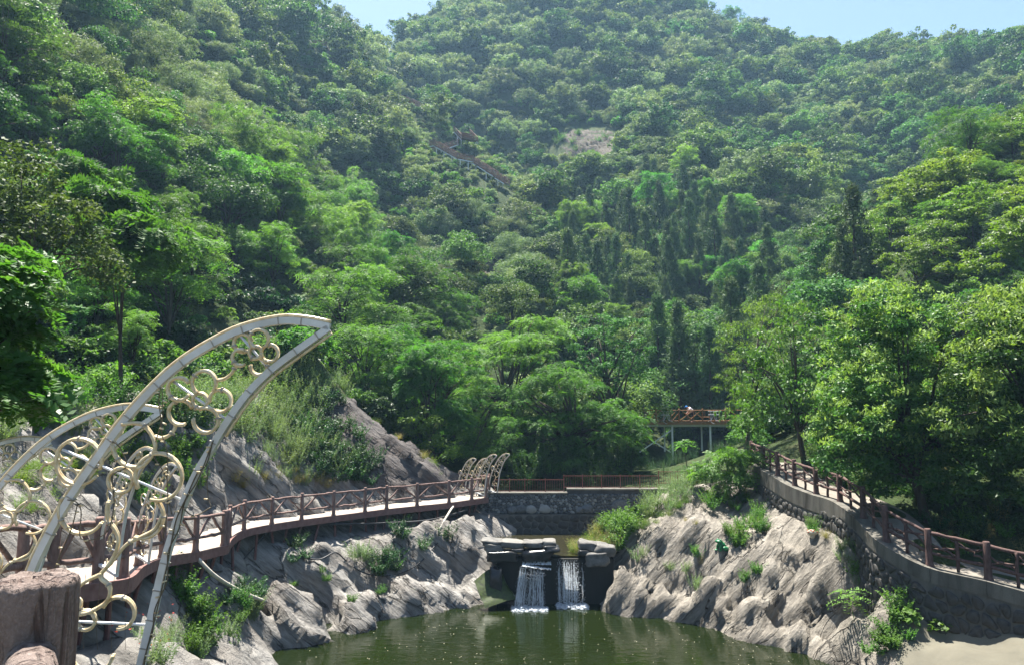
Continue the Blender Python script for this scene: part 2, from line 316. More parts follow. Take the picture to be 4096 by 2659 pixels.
DN = side_normals(DK); DKB = DK + DN * 1.5
RPX = [(1050, 556, 596, 21.0), (988.8, 542.4, 579.4, 22.0), (929.7, 530.6, 565.3, 23.0), (886.6, 506, 540.6, 24.3), (863.7, 485.6, 517.5, 26.4), (840.3, 473, 501, 28.8),
       (816.4, 466.9, 493.5, 30.6), (794.9, 459.4, 485, 32.2), (778, 451.5, 475.3, 34.0), (764, 447, 467.5, 36.5), (752, 444.5, 461.5, 39.5)]
RB = np.array([P(u, vb, d) for u, vt, vb, d in RPX]); RN = side_normals(RB)      # travelling away from the camera: left = towards the pool
RPI = RB - RN * 1.7                                                            # inner edge of the path
# ---------------------------------------------------------------- terrain from control points
C = []
def cpx(*pts, dz=0.0):
    for u, v, d in pts: C.append(P(u, v, d) + np.array((0, 0, dz)))
def cz(z, *pts):
    for u, v in pts: C.append(PZ(u, v, z))
def cw(*pts):
    for p in pts: C.append(np.array(p, float))
cz(0, (258, 664), (250, 641), (262, 631), (300, 627), (323, 621), (362, 612), (399, 605), (418, 600), (446, 597), (470, 596.6), (490, 596.6))
for u_, v_ in ((330, 664), (350, 640), (400, 622), (460, 612), (500, 606), (560, 604), (590, 610), (640, 622), (700, 632), (760, 650), (820, 664), (500, 650), (600, 660), (300, 690), (400, 760), (600, 760), (800, 720), (500, 900)): _p = PZ(u_, v_, 0.0); C.append(_p + (0, 0, -1.4))
cz(0, (602, 604), (620, 606), (640, 608), (668, 610), (690, 612.5), (700, 615), (740, 627), (780, 636), (800, 641), (830, 649), (860, 658), (880, 664))
cpx((275, 562, 28.2), (301, 552, 31.0), (333, 545, 32.4), (365, 540, 33.5), (400, 530, 34.4), (440, 519, 35.6), (468, 510, 37.0), (484, 535, 35.8), (331, 584, 30.6), (400, 568, 32.6), (446, 556, 34.0), (476, 560, 34.4), (488, 578, 33.3),
    (230, 602, 25.0), (205, 622, 22.5), (185, 640, 20.5), (165, 664, 18.6), (130, 618, 16.5), (100, 650, 14.5), (40, 640, 13.2), (250, 600, 27), (275, 600, 27.8), (300, 592, 28.8), (350, 592, 29.9), (350, 566, 31.4), (380, 582, 31.2), (380, 552, 32.9), (420, 577, 32.4), (420, 546, 33.8), (450, 580, 32.9), (465, 536, 35.2), (318, 562, 30.4), (310, 604, 28.4), (430, 590, 32.6), (470, 585, 33.2), (490, 560, 34.2), (496, 572, 33.2), (499, 590, 32.7))
for i in range(4, len(DK)):
    C.append(DKB[i] + (0, 0, -0.12)); C.append(DK[i] - DN[i] * 0.25 + (0, 0, -1.0))
for i in range(4): C.append(DK[i] + DN[i] * 0.8 - (0, 0, 1.2)); C.append(DK[i] - DN[i] * 1.0 - (0, 0, 2.6))
cpx((0, 470, 15.5), (0, 425, 19), (60, 455, 18.5), (100, 445, 21), (150, 432, 25), (100, 410, 24), (0, 385, 22), (180, 485, 26), (200, 445, 30), (240, 465, 32.2), (240, 405, 36), (280, 472, 33.8), (280, 425, 37), (285, 375, 40.5),
    (330, 473, 36.3), (330, 415, 39.5), (380, 452, 38.6), (415, 474, 38.4), (440, 482, 39.0))
cpx((305, 347, 42.5), (340, 388, 42.4), (370, 417, 41.8), (400, 437, 41.2), (420, 452, 40.6), (447, 480, 40.0), (470, 488, 41.5))
for (u, v, d) in ((340, 388, 42.4), (370, 417, 41.8), (400, 437, 41.2), (425, 454, 40.6), (447, 480, 40.2)): C.append(P(u, v, d) + (1.0, 5.5, -3.2))
# upper pool and ground behind the back wall
cw((-1.0, 35.5, 1.2), (1.2, 35, 1.2), (3.2, 35.5, 1.2), (0, 38, 1.2), (2.5, 38, 1.2), (4.6, 38.2, 1.3), (0.1, 33.4, 0.6), (1.5, 33.3, 0.6), (3.5, 33.2, 0.6), (-2.0, 43, 3.9), (2, 43, 3.9), (6, 43, 4.1), (9, 43.5, 4.4), (0, 50, 4.1), (6, 52, 4.4), (-4, 52, 5.5))
cpx((672, 454, 64), (710, 459, 64), (640, 462, 60), (740, 450, 62), (600, 470, 58), (540, 470, 58))
# right bank
cpx((606, 582, 31.6), (613, 556, 32.0), (640, 541, 33.0), (660, 520, 34.2), (690, 500, 35.6), (683, 488, 37.2), (702, 486, 38.5), (640, 512, 36.3), (622, 530, 35.0), (590, 541, 35.6), (720, 546, 31.6), (760, 562, 29.5), (700, 572, 30.5), (650, 572, 31.5),
    (760, 600, 28.0), (800, 600, 26.9), (834, 612, 25.4), (630, 578, 31.4), (630, 556, 32.2), (652, 552, 32.5), (680, 562, 31.5), (680, 530, 33.0), (702, 541, 32.1), (722, 582, 29.7), (742, 592, 28.7), (722, 521, 33.2), (780, 582, 28.2), (780, 552, 29.8), (820, 577, 27.1), (820, 556, 28.4), (690, 592, 30.5), (732, 562, 30.6), (660, 592, 31.0), (618, 592, 31.5), (842, 572, 26.6), (800, 542, 29.6), (858, 562, 25.7), (852, 600, 24.9), (866, 632, 24.2), (782, 520, 31.6), (742, 522, 33.4), (760, 502, 35.0), (748, 480, 38.5), (720, 470, 42))
for i, dz_ in zip(range(1, 11), (1.85, 2.1, 1.95, 1.55, 1.2, 0.95, 1.1, 1.35, 1.3, 1.0)): C.append(RB[i] + RN[i] * 0.5 - (0, 0, dz_))
cpx((884, 592, 23.6), (912, 630, 22.5), (960, 640, 21.5), (1024, 647, 20.5), (1060, 655, 20.0), (905, 645, 22.2), (960, 655, 21.0), (1024, 664, 20.0), (900, 662, 21.8), (940, 664, 21.2))
for i in range(len(RB)): C.append(RB[i] - RN[i] * 0.4 + (0, 0, -0.15)); C.append(RPI[i] + (0, 0, -0.12))
cpx((930, 524, 27), (1024, 520, 25.5), (1000, 452, 30), (882, 482, 31), (842, 458, 36), (900, 425, 36), (960, 405, 36), (1024, 385, 34), (1024, 305, 42), (960, 325, 46), (900, 355, 48), (860, 385, 48), (790, 440, 43), (770, 445, 47), (820, 405, 52), (800, 375, 62))
# hillsides: the canopy surface, lowered by the height of the trees on it
cpx((0, 330, 26), (0, 250, 33), (0, 100, 46), (0, 0, 56), (-150, 100, 40), (-150, 350, 18), (100, 330, 33), (100, 200, 46), (100, 100, 60), (100, 0, 76), (200, 330, 42), (200, 200, 60), (200, 100, 82), (200, 0, 115), (300, 300, 54), (250, 118, 104), (300, 100, 130), (330, 170, 116), (400, 232, 112), (300, 225, 70), (300, 20, 155),
    (400, 360, 60), (400, 300, 70), (400, 130, 130), (330, 45, 160), (350, 70, 150), dz=-3.0)
cpx((290, -12, 165), (330, 0, 190), (352, 22, 205), (372, 46, 235), (388, 28, 232), (405, 12, 232), (430, -2, 235), (500, -60, 265), (600, -60, 280), (660, -30, 270), (700, 0, 262), (745, 17, 250), (790, 27, 245), (850, 31, 240), (900, 29, 238), (960, 36, 232), (1024, 31, 225), (1150, 30, 215), dz=-10.5)
cpx((400, 60, 200), (385, 90, 165),
    (500, 260, 92), (560, 300, 84), (500, 330, 70), (600, 330, 78), (470, 220, 112), (420, 100, 188), (455, 122, 178), (500, 148, 170), (545, 182, 156), (585, 210, 140), (600, 145, 152), (600, 60, 205), (520, 90, 186), (450, 50, 205), (640, 92, 172), (720, 150, 146), (700, 200, 132), (760, 108, 190), (830, 150, 174), (880, 190, 152), (690, 60, 212), (700, 280, 100), (720, 330, 78), (640, 240, 112),
    (790, 198, 126), (850, 248, 102), (800, 260, 108), (890, 225, 125), (980, 100, 172), (1024, 75, 170), (930, 180, 140), (1000, 125, 145), (860, 120, 176), dz=-3.5)
cpx((1024, 115, 74), (985, 145, 70), (960, 175, 66), (900, 245, 60), (868, 305, 57), (1024, 240, 55), (1150, 150, 60), (1150, 300, 40), dz=-3.0)
STAIRS = np.array([P(320, 48, 158), P(397, 95, 160), P(420, 106, 154), P(431, 146, 141), P(458, 158, 137), P(476, 164, 134.5), P(496, 177, 131), P(507, 184, 129)])
for p in STAIRS[1:]: C.append(p - (0, 0, 1.5))
cpx((470, 146, 147), (448, 146, 144), dz=-1.5)
# beyond the ridges and outside the picture
cw((-60, 330, 90), (60, 330, 110), (200, 320, 80), (-200, 300, 110), (0, 450, 40), (300, 450, 40), (-300, 450, 40), (500, 0, 40), (-400, 0, 60), (0, -80, 3), (60, -30, 10), (-50, -20, 22), (30, 5, 8), (24, 12, 3.6), (-16, 6, 8), (-22, 14, 13), (12, 8, -1.5), (0, 6, -1.5), (6, 2, 1.5), (-2, -3, 5.0), (18, 16, 0.8), (500, 300, 40), (-500, 300, 40), (200, 100, 75), (-150, 60, 75), (-260, 150, 120), (300, 200, 90))
C = np.array(C)
# distance to a polyline, for the rock zones
def pdist(px, py, line):
    best = np.full(px.shape, 1e9)
    for a, b in zip(line[:-1], line[1:]):
        ab = b[:2] - a[:2]; t = np.clip(((px - a[0]) * ab[0] + (py - a[1]) * ab[1]) / (ab @ ab + 1e-9), 0, 1)
        best = np.minimum(best, np.hypot(px - a[0] - ab[0] * t, py - a[1] - ab[1] * t))
    return best
pdist0 = pdist
RC2 = 0.9 ** 2
def rbf_fit(C):
    n = len(C); d = np.sqrt(((C[:, None, :2] - C[None, :, :2]) ** 2).sum(-1))
    A = np.zeros((n + 3, n + 3)); A[:n, :n] = np.sqrt(d * d + RC2) - np.eye(n) * 0.05; A[:n, n] = 1; A[:n, n + 1:] = C[:, :2]; A[n, :n] = 1; A[n + 1:, :n] = C[:, :2].T
    return np.linalg.solve(A, np.concatenate([C[:, 2], np.zeros(3)]))
WT = rbf_fit(C)
def hraw(x, y):
    sh = x.shape; q = np.stack([x.ravel(), y.ravel()], 1); out = np.empty(len(q)); n = len(C)
    for i in range(0, len(q), 20000):
        b = q[i:i + 20000]; d = np.sqrt((b[:, :1] - C[:, 0]) ** 2 + (b[:, 1:] - C[:, 1]) ** 2 + RC2)
        out[i:i + 20000] = d @ WT[:n] + WT[n] + b @ WT[n + 1:]
    return out.reshape(sh)
def grow(a, b, step, g=1.12):
    out = [a]; s = step
    while (out[-1] < b) if b > a else (out[-1] > b): out.append(out[-1] + (s if b > a else -s)); s *= g
    return out[1:]
fx = np.arange(-27, 25.01, 0.16); X = np.array(grow(-140, -620, 3)[::-1] + list(np.arange(-140, -27, 1.7)) + list(fx) + list(np.arange(26.4, 150, 1.7)) + grow(150, 640, 3))
fy = np.arange(11, 47.01, 0.16); Y = np.array(grow(10.4, -120, 0.7)[::-1] + list(fy) + list(np.arange(47.5, 275, 1.7)) + grow(276, 640, 3))
GX, GY = np.meshgrid(X, Y); GZ = hraw(GX, GY)
far = np.clip((GY - 44) / 20, 0, 1)
far = far * np.clip((np.minimum(1e9, pdist0(GX, GY, STAIRS)) - 2) / 14, 0, 1)
GZ = GZ + far * (fbm(np.stack([GX / 14, GY / 14, GX * 0], -1), 3, 3) * 4.0 + fbm(np.stack([GX / 42, GY / 42, GX * 0], -1), 2, 17) * 9.0 * np.clip((GY - 80) / 60, 0, 1) + fbm(np.stack([GX / 4, GY / 4, GX * 0], -1), 2, 9) * 0.9)
_o = np.argsort(RB[:, 1]); _zt = np.interp(GY, RB[_o, 1], RB[_o, 2]); _xw = np.interp(GY, RB[_o, 1], RB[_o, 0]); _ww = np.clip((3.2 - np.hypot(0, _xw - GX)) / 1.6, 0, 1) * (GX < _xw) * (GY > 21) * (GY < 40)
GZ = np.where(_ww > 0, GZ * (1 - _ww) + np.minimum(GZ, _zt - 1.15) * _ww, GZ)
def height(x, y):                   # bilinear look-up
    x = np.atleast_1d(np.asarray(x, float)); y = np.atleast_1d(np.asarray(y, float))
    i = np.clip(np.searchsorted(X, x) - 1, 0, len(X) - 2); j = np.clip(np.searchsorted(Y, y) - 1, 0, len(Y) - 2)
    a = np.clip((x - X[i]) / (X[i + 1] - X[i]), 0, 1); b = np.clip((y - Y[j]) / (Y[j + 1] - Y[j]), 0, 1)
    return (GZ[j, i] * (1 - a) + GZ[j, i + 1] * a) * (1 - b) + (GZ[j + 1, i] * (1 - a) + GZ[j + 1, i + 1] * a) * b
def hit(u, v, d0=6.0, d1=320.0, lift=0.0):    # where the line of sight meets the ground
    r = ray(u, v); d = np.concatenate([np.arange(d0, 60, 0.08), np.arange(60, d1, 0.5)])
    p = np.array((0, 0, CAMZ)) + np.outer(d / r[1], r); below = p[:, 2] < height(p[:, 0], p[:, 1]) + lift
    k = int(np.argmax(below)) if below.any() else len(d) - 1
    return p[k]
dl = pdist(GX, GY, DK[3:]); dr = pdist(GX, GY, RB)
inpath = np.zeros(GX.shape, bool)
left_rock = (GX < 0.3) & (GY < 46) & (GY > 9) & ((dl < 7.5) | (GZ < 1.5))
wallx = np.interp(GY, RB[:, 1], RB[:, 0])
right_rock = (GX >= 0.3) & (GY < 40.5) & (GY > 12) & (GX < wallx + 0.3)
rock = left_rock | right_rock
# bedding relief on the rock, pushed out along the surface normal
gy_, gx_ = np.gradient(GZ, Y, X); NRM = unit(np.stack([-gx_, -gy_, np.ones_like(GZ)], -1))
PT = np.stack([GX, GY, GZ], -1)
def bedded(p, ax, s):
    ax = unit(np.array(ax, float)); q = p @ ax + fbm(p * 0.45, 3, s) * 0.9
    saw = lambda z: (lambda f: np.where(f < 0.8, f / 0.8, (1 - f) / 0.2))(z % 1.0)
    k = np.clip(vnoise(p * 0.55, s + 31) * 0.9 + 0.55, 0, 1); q2 = p @ unit(np.array((ax[2], 0.6, -ax[0]))) + fbm(p * 0.6, 2, s + 51) * 1.2
    return (saw(q * 1.15) - 0.5) * 0.42 * k + (saw(q * 3.1 + 0.3) - 0.5) * 0.15 * (1 - 0.5 * k) + (saw(q2 * 0.5) - 0.5) * 0.30 * (1 - k) + (_hash(np.floor(q * 0.85).astype(np.int64), np.floor(q2 * 0.55).astype(np.int64), np.floor((p @ np.array((0.3, 0.9, 0.2)) + fbm(p * 0.5, 2, s + 7)) * 0.6).astype(np.int64), 3) - 0.5) * 0.62 + (_hash(np.floor(q * 2.6).astype(np.int64), np.floor(q2 * 1.3).astype(np.int64), np.floor(p[..., 1] * 1.1).astype(np.int64), 8) - 0.5) * 0.2 + fbm(p * 0.9, 5, s + 5) * 0.24 + fbm(p * 4.2, 3, s + 9) * 0.10
D = np.where(left_rock, bedded(PT, (0.62, 0.25, 0.75), 40), 0) + np.where(right_rock, bedded(PT, (-0.72, 0.2, 0.66), 60) * 0.75 - 0.13, 0)
calm = np.clip(np.minimum(dl, 99) / 1.6, 0.12, 1) * np.where(right_rock, np.clip((wallx - GX) / 1.2, 0, 1), 1)
ap = proj(PT); apron = right_rock & (ap[0] > 888 + 6 * vnoise(np.stack([GX * 1.5, GY * 1.5, GX * 0], -1), 4)) & (GZ > -1) & (ap[1] > 612)
calm = np.where(apron, 0.04, calm); calm = np.where(left_rock & (GY > 37.2) & (GZ > 4.2) & (GX < -2.2), 0.8 * calm, calm)
PT = PT + NRM * (D * calm * np.where(rock, 1, 0))[..., None]
nY, nX = GX.shape; idx = np.arange(nX * nY).reshape(nY, nX)
F = np.stack([idx[:-1, :-1], idx[:-1, 1:], idx[1:, 1:], idx[1:, :-1]], -1).reshape(-1, 4)
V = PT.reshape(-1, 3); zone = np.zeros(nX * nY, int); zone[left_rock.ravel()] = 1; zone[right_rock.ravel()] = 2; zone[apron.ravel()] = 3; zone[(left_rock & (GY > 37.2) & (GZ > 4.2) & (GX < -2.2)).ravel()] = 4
fz = zone[F[:, 0]]
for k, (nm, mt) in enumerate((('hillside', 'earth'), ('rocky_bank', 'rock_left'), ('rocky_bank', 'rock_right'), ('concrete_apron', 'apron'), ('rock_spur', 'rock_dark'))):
    f = F[fz == k]; uq, inv = np.unique(f, return_inverse=True)
    o = bpy.data.objects.new(nm, mesh_np(nm, V[uq], inv.reshape(-1, 4), M[mt], smooth=True)); link(o)
    lab = ('steep wooded hillside rising round the valley', 'grey streaked bedrock sloping to the pool below the log walkway', 'pale tan bedrock sloping to the pool below the stone retaining wall', 'smooth concrete apron below the stone retaining wall', 'dark brownish rock spur rising behind the far walkway stretch')[k]
    tag(o, lab, kind='structure')

# ---------------------------------------------------------------- water
def sheet(name, pts, mat, label):
    mb = MB(); mb.add(pts, [tuple(range(len(pts)))]); o = mb.obj(name, M[mat]); return tag(o, label, kind='structure')
sheet('pool', [(-14, 4, 0), (20, 4, 0), (20, 33.4, 0), (-14, 33.4, 0)], 'pool_water', 'still murky green pool below the waterfall')
UZ = 1.98
sheet('upper_pool', [(-0.55, 33.2, UZ), (4.35, 33.2, UZ), (5.6, 35.5, UZ), (7.2, 40.2, UZ), (-1.8, 40.2, UZ), (-1.3, 36.5, UZ)], 'upper_water', 'shallow upper pool behind the stone slabs')

# ---------------------------------------------------------------- foliage building blocks (numpy leaf quads)
def quads(pos, t, n, L, W, shade):
    t = unit(t - n * (t * n).sum(-1, keepdims=True)); s = np.cross(n, t); L = np.asarray(L)[:, None]; W = np.asarray(W)[:, None]
    V = np.stack([pos - t * L * 0.5, pos + s * W * 0.5 - t * L * 0.05 - n * W * 0.08, pos + t * L * 0.5, pos - s * W * 0.5 - t * L * 0.05 - n * W * 0.08], 1)
    return V.reshape(-1, 3), np.repeat(shade, 4)
def fronds(pos, t, n, L, K, lw, shade, droop=0.35, ll=0.42):       # pinnate leaves with K leaflet pairs
    N = len(pos); t = unit(t - n * (t * n).sum(-1, keepdims=True)); s = np.cross(n, t); outv = []; outs = []
    L = np.asarray(L)
    for k in range(K):
        a = (k + 0.6) / K; c = pos + t * (L * a)[:, None]; c[:, 2] -= droop * L * a * a
        for sg in (-1, 1):
            d = unit(s * sg + t * 0.45 + np.array((0, 0, -0.12)) + rng.normal(0, 0.12, (N, 3))); ln = L * ll * (1 - 0.45 * abs(a - 0.4))
            nn = unit(n + rng.normal(0, 0.22, (N, 3)))
            v, sh = quads(c + d * (ln * 0.5)[:, None], d, nn, ln, ln * lw, np.clip(shade + rng.normal(0, 0.08, N), 0, 1)); outv.append(v); outs.append(sh)
    return np.concatenate(outv), np.concatenate(outs)
def rdir(n): return unit(rng.normal(0, 1, (n, 3)))
def cluster(cent, rad, per, L, W, flat=0.75, up=0.5, outw=0.4, droop=0.0, shell=0.5, kind='leaf', K=4, lw=0.45, hemi=0.75, fdroop=0.35):
    cent = np.asarray(cent, float); N = len(cent) * per; c = np.repeat(cent, per, 0); r = np.repeat(np.asarray(rad, float), per)
    d = rdir(N); fl = rng.random(N) < hemi; d[:, 2] = np.where(fl, np.abs(d[:, 2]), d[:, 2])
    pos = c + d * (r * (shell + (1 - shell) * rng.random(N)))[:, None] * np.array((1, 1, flat))
    n = unit(d * 0.5 + np.array((0, 0, up)) + rng.normal(0, 0.42, (N, 3))); h = d.copy(); h[:, 2] *= 0.3
    t = unit(h * outw + rng.normal(0, 0.5, (N, 3)) + np.array((0, 0, -droop)))
    sh = np.clip(0.45 + 0.25 * rng.normal(0, 1, N) + np.repeat(rng.normal(0, 0.18, len(cent)), per), 0, 1)
    LL = L * (0.7 + 0.6 * rng.random(N))
    if kind == 'leaf': return quads(pos, t, n, LL, LL * W / L, sh)
    return fronds(pos, t, n, LL, K, lw, sh, fdroop)
def crown_centers(n, rx, rz, z0, inner=0.35, bottom=-0.5, rough=0.25, seed=0):
    d = rdir(n); d[:, 2] = np.where(d[:, 2] < bottom, -d[:, 2], d[:, 2]); k = np.where(rng.random(n) < inner, rng.random(n) * 0.5 + 0.25, 0.78 + 0.22 * rng.random(n))
    k = k * (1 + rough * vnoise(d * 1.9 + seed * 7.7, seed)); p = d * k[:, None] * np.array((rx, rx, rz)); p[:, 2] += z0; return p
def limbs(mb, base, top, centers, r0, n=9, m=0):                   # trunk with limbs that reach into the crown
    base, top = np.array(base, float), np.array(top, float); k = 6; w_ = np.cumsum(rng.normal(0, 0.05, (k, 3)), 0) * np.linalg.norm(top - base) * 0.3; w_[:, 2] *= 0.2
    tr = np.array([base + (top - base) * i / (k - 1) for i in range(k)]) + w_ * np.linspace(0, 1, k)[:, None]
    mb.tube(tr, np.linspace(r0, r0 * 0.35, k), 7, m, jit=0.25)
    for c in centers[:n]:
        i = rng.integers(k // 2 - 1, k - 1); a = tr[i]; mid = (a + c) / 2 + np.array((0, 0, 0.12 * np.linalg.norm(c - a))) + rng.normal(0, 0.06, 3)
        mb.tube([a, mid, c], [r0 * 0.42, r0 * 0.24, r0 * 0.07], 5, m)
def leafmesh(name, parts, mats):
    V = np.concatenate([p[0] for p in parts]); S = np.concatenate([p[1] for p in parts]); F = np.arange(len(V)).reshape(-1, 4)
    mi = np.concatenate([np.full(len(p[0]) // 4, i) for i, p in enumerate(parts)]) if len(parts) > 1 else None
    return mesh_np(name, V, F, mats, S, midx=mi)
T = {}                                                              # kind -> list of (crown mesh, trunk mesh)
def template(kind, fn, n):
    T[kind] = []
    for i in range(n):
        mb = MB(); parts, mats = fn(mb, i); T[kind].append((leafmesh(kind + '_crown', parts, mats), mb.mesh(kind + '_trunk', M['bark'], True)))
def t_broad(lod):
    def f(mb, i):
        n = 64 if lod else 34; c = crown_centers(n, 2.5, 2.0, 3.2, 0.25, -0.55, 0.45, i + 3); limbs(mb, (0, 0, -0.6), (0.2, 0, 3.4), c, 0.16, 9 if lod else 4)
        return [cluster(c, rng.uniform(0.5, 1.0, n), 105 if lod else 80, 0.2 if lod else 0.28, 0.12 if lod else 0.19, 0.8, 0.45)], [M['broad']]
    return f
def t_locust(lod):
    def f(mb, i):
        n = 44 if lod else 34; c = crown_centers(n, 2.4, 2.5, 4.2, 0.3, -0.7, 0.45, i + 13); limbs(mb, (0, 0, -0.6), (rng.normal(0, .4), rng.normal(0, .3), 4.6), c, 0.13, 14)
        return [cluster(c, rng.uniform(0.55, 1.0, n), 34 if lod else 24, 0.42 if lod else 0.6, 0, 0.42, 0.9, 0.9, 0.15, 0.3, 'frond', 4 if lod else 3, 0.42 if lod else 0.5, 0.8)], [M['locust']]
    return f
def t_grey(lod):
    def f(mb, i):
        n = 60 if lod else 44; c = crown_centers(n, 2.6, 1.8, 2.2, 0.25, -0.35, 0.3, i + 23); limbs(mb, (0, 0, -0.5), (0, 0, 2.0), c, 0.12, 6)
        return [cluster(c, rng.uniform(0.5, 0.9, n), 120 if lod else 56, 0.26 if lod else 0.36, 0.055 if lod else 0.12, 0.8, 0.2, 0.9, -0.35, 0.35)], [M['grey']]
    return f
def t_light(mb, i):
    n = 40; c = crown_centers(n, 2.0, 2.3, 3.8, 0.35, -0.6, 0.4, i + 33); limbs(mb, (0, 0, -0.6), (0.2, 0.1, 4.2), c, 0.1, 12)
    return [cluster(c, rng.uniform(0.45, 0.8, n), 30, 0.5, 0, 0.5, 0.7, 0.9, 0.1, 0.25, 'frond', 4, 0.42)], [M['light']]
def t_cypress(mb, i):
    h, r = 6.6, 1.25; n = 150; z = rng.random(n) ** 1.25; rr = r * (1 - z) ** 0.8 * (0.75 + 0.25 * rng.random(n)) * (1 + 0.22 * rng.normal(0, 1, n)) + 0.05; a = rng.random(n) * 2 * math.pi
    c = np.stack([np.cos(a) * rr, np.sin(a) * rr, 0.4 + z * (h - 0.6)], 1); mb.tube([(0, 0, -0.6), (0, 0, 3), (0, 0, 6)], [0.14, 0.09, 0.02], 6)
    return [cluster(c, rng.uniform(0.24, 0.46, n), 46, 0.26, 0.055, 1.3, 0.1, 0.8, -0.9, 0.2, hemi=0.4)], [M['cypress']]
def t_juniper(mb, i):                                                # tall feathery evergreen with open ragged outline
    h, r = 8.5, 2.0; n = 120; z = rng.random(n) ** 1.1; rr = r * np.minimum(1, (1 - z) * 1.7) ** 0.7 * (0.35 + 0.65 * rng.random(n)); a = rng.random(n) * 2 * math.pi
    c = np.stack([np.cos(a) * rr, np.sin(a) * rr, 1.2 + z * (h - 1.4)], 1); limbs(mb, (0, 0, -0.6), (0.1, 0, 8.2), c, 0.2, 26)
    return [cluster(c, rng.uniform(0.3, 0.6, n), 85, 0.30, 0.05, 0.9, 0.2, 0.9, -0.45, 0.15, hemi=0.5)], [M['cypress']]
def t_yellow(mb, i):
    n = 60; c = crown_centers(n, 2.7, 2.2, 3.0, 0.3, -0.4, 0.4, i + 53); limbs(mb, (0, 0, -0.6), (0, 0, 3.0), c, 0.12, 8)
    return [cluster(c, rng.uniform(0.45, 0.85, n), 110, 0.22, 0.10, 0.5, 0.8, 0.8, 0.2, 0.3)], [M['yellowgreen']]
template('broad_far', t_broad(0), 3); template('broad', t_broad(1), 3); template('locust_far', t_locust(0), 2); template('locust', t_locust(1), 4)
template('grey_far', t_grey(0), 3); template('grey', t_grey(1), 3); template('light', t_light, 3); template('cypress', t_cypress, 3); template('juniper', t_juniper, 3); template('yellow', t_yellow, 3)

def plant_tree(name, kind, i, loc, scale, rz, label, group, parts=True, sz=1.0, cat='tree'):
    cr, tk = T[kind][i % len(T[kind])]
    if parts:
        e = empty(name, loc, label, cat, group, rz); e.scale = (scale, scale, scale * sz)
        link(bpy.data.objects.new('crown', cr), e); link(bpy.data.objects.new('trunk', tk), e); return e
    o = bpy.data.objects.new(name, cr); link(o); o.location = [float(c) for c in loc]; o.rotation_euler = (0, 0, rz); o.scale = (scale, scale, scale * sz)
    return tag(o, label, cat, group)

# ---------------------------------------------------------------- trees on the slopes
def inpoly(u, v, poly):
    r = False; j = len(poly) - 1
    for i in range(len(poly)):
        (xi, yi), (xj, yj) = poly[i], poly[j]
        if (yi > v) != (yj > v) and u < (xj - xi) * (v - yi) / (yj - yi) + xi: r = not r
        j = i
    return r
BARE = [[(553, 132), (575, 124), (605, 128), (626, 136), (612, 156), (585, 166), (560, 160)], [(472, 255), (495, 250), (502, 278), (478, 282)], [(430, 132), (478, 120), (515, 172), (520, 192), (500, 188), (470, 176), (428, 158)], [(395, 88), (424, 100), (424, 112), (396, 102)], [(310, 36), (332, 38), (332, 58), (310, 56)], [(384, 48), (396, 48), (396, 66), (384, 66)]]
cand = []; step = 3.7
for gy in np.arange(38, 290, step):
    half = 0.78 * gy + 8; st = step * (1.0 if gy < 130 else 1.12)
    for gx in np.arange(-half, half, st): cand.append((gx + rng.uniform(-.45, .45) * st, gy + rng.uniform(-.45, .45) * step))
cand = np.array(cand); ch = height(cand[:, 0], cand[:, 1]); base3 = np.column_stack([cand, ch]); U, Vv, Dd = proj(base3 + np.array((0, 0, 3.0)))
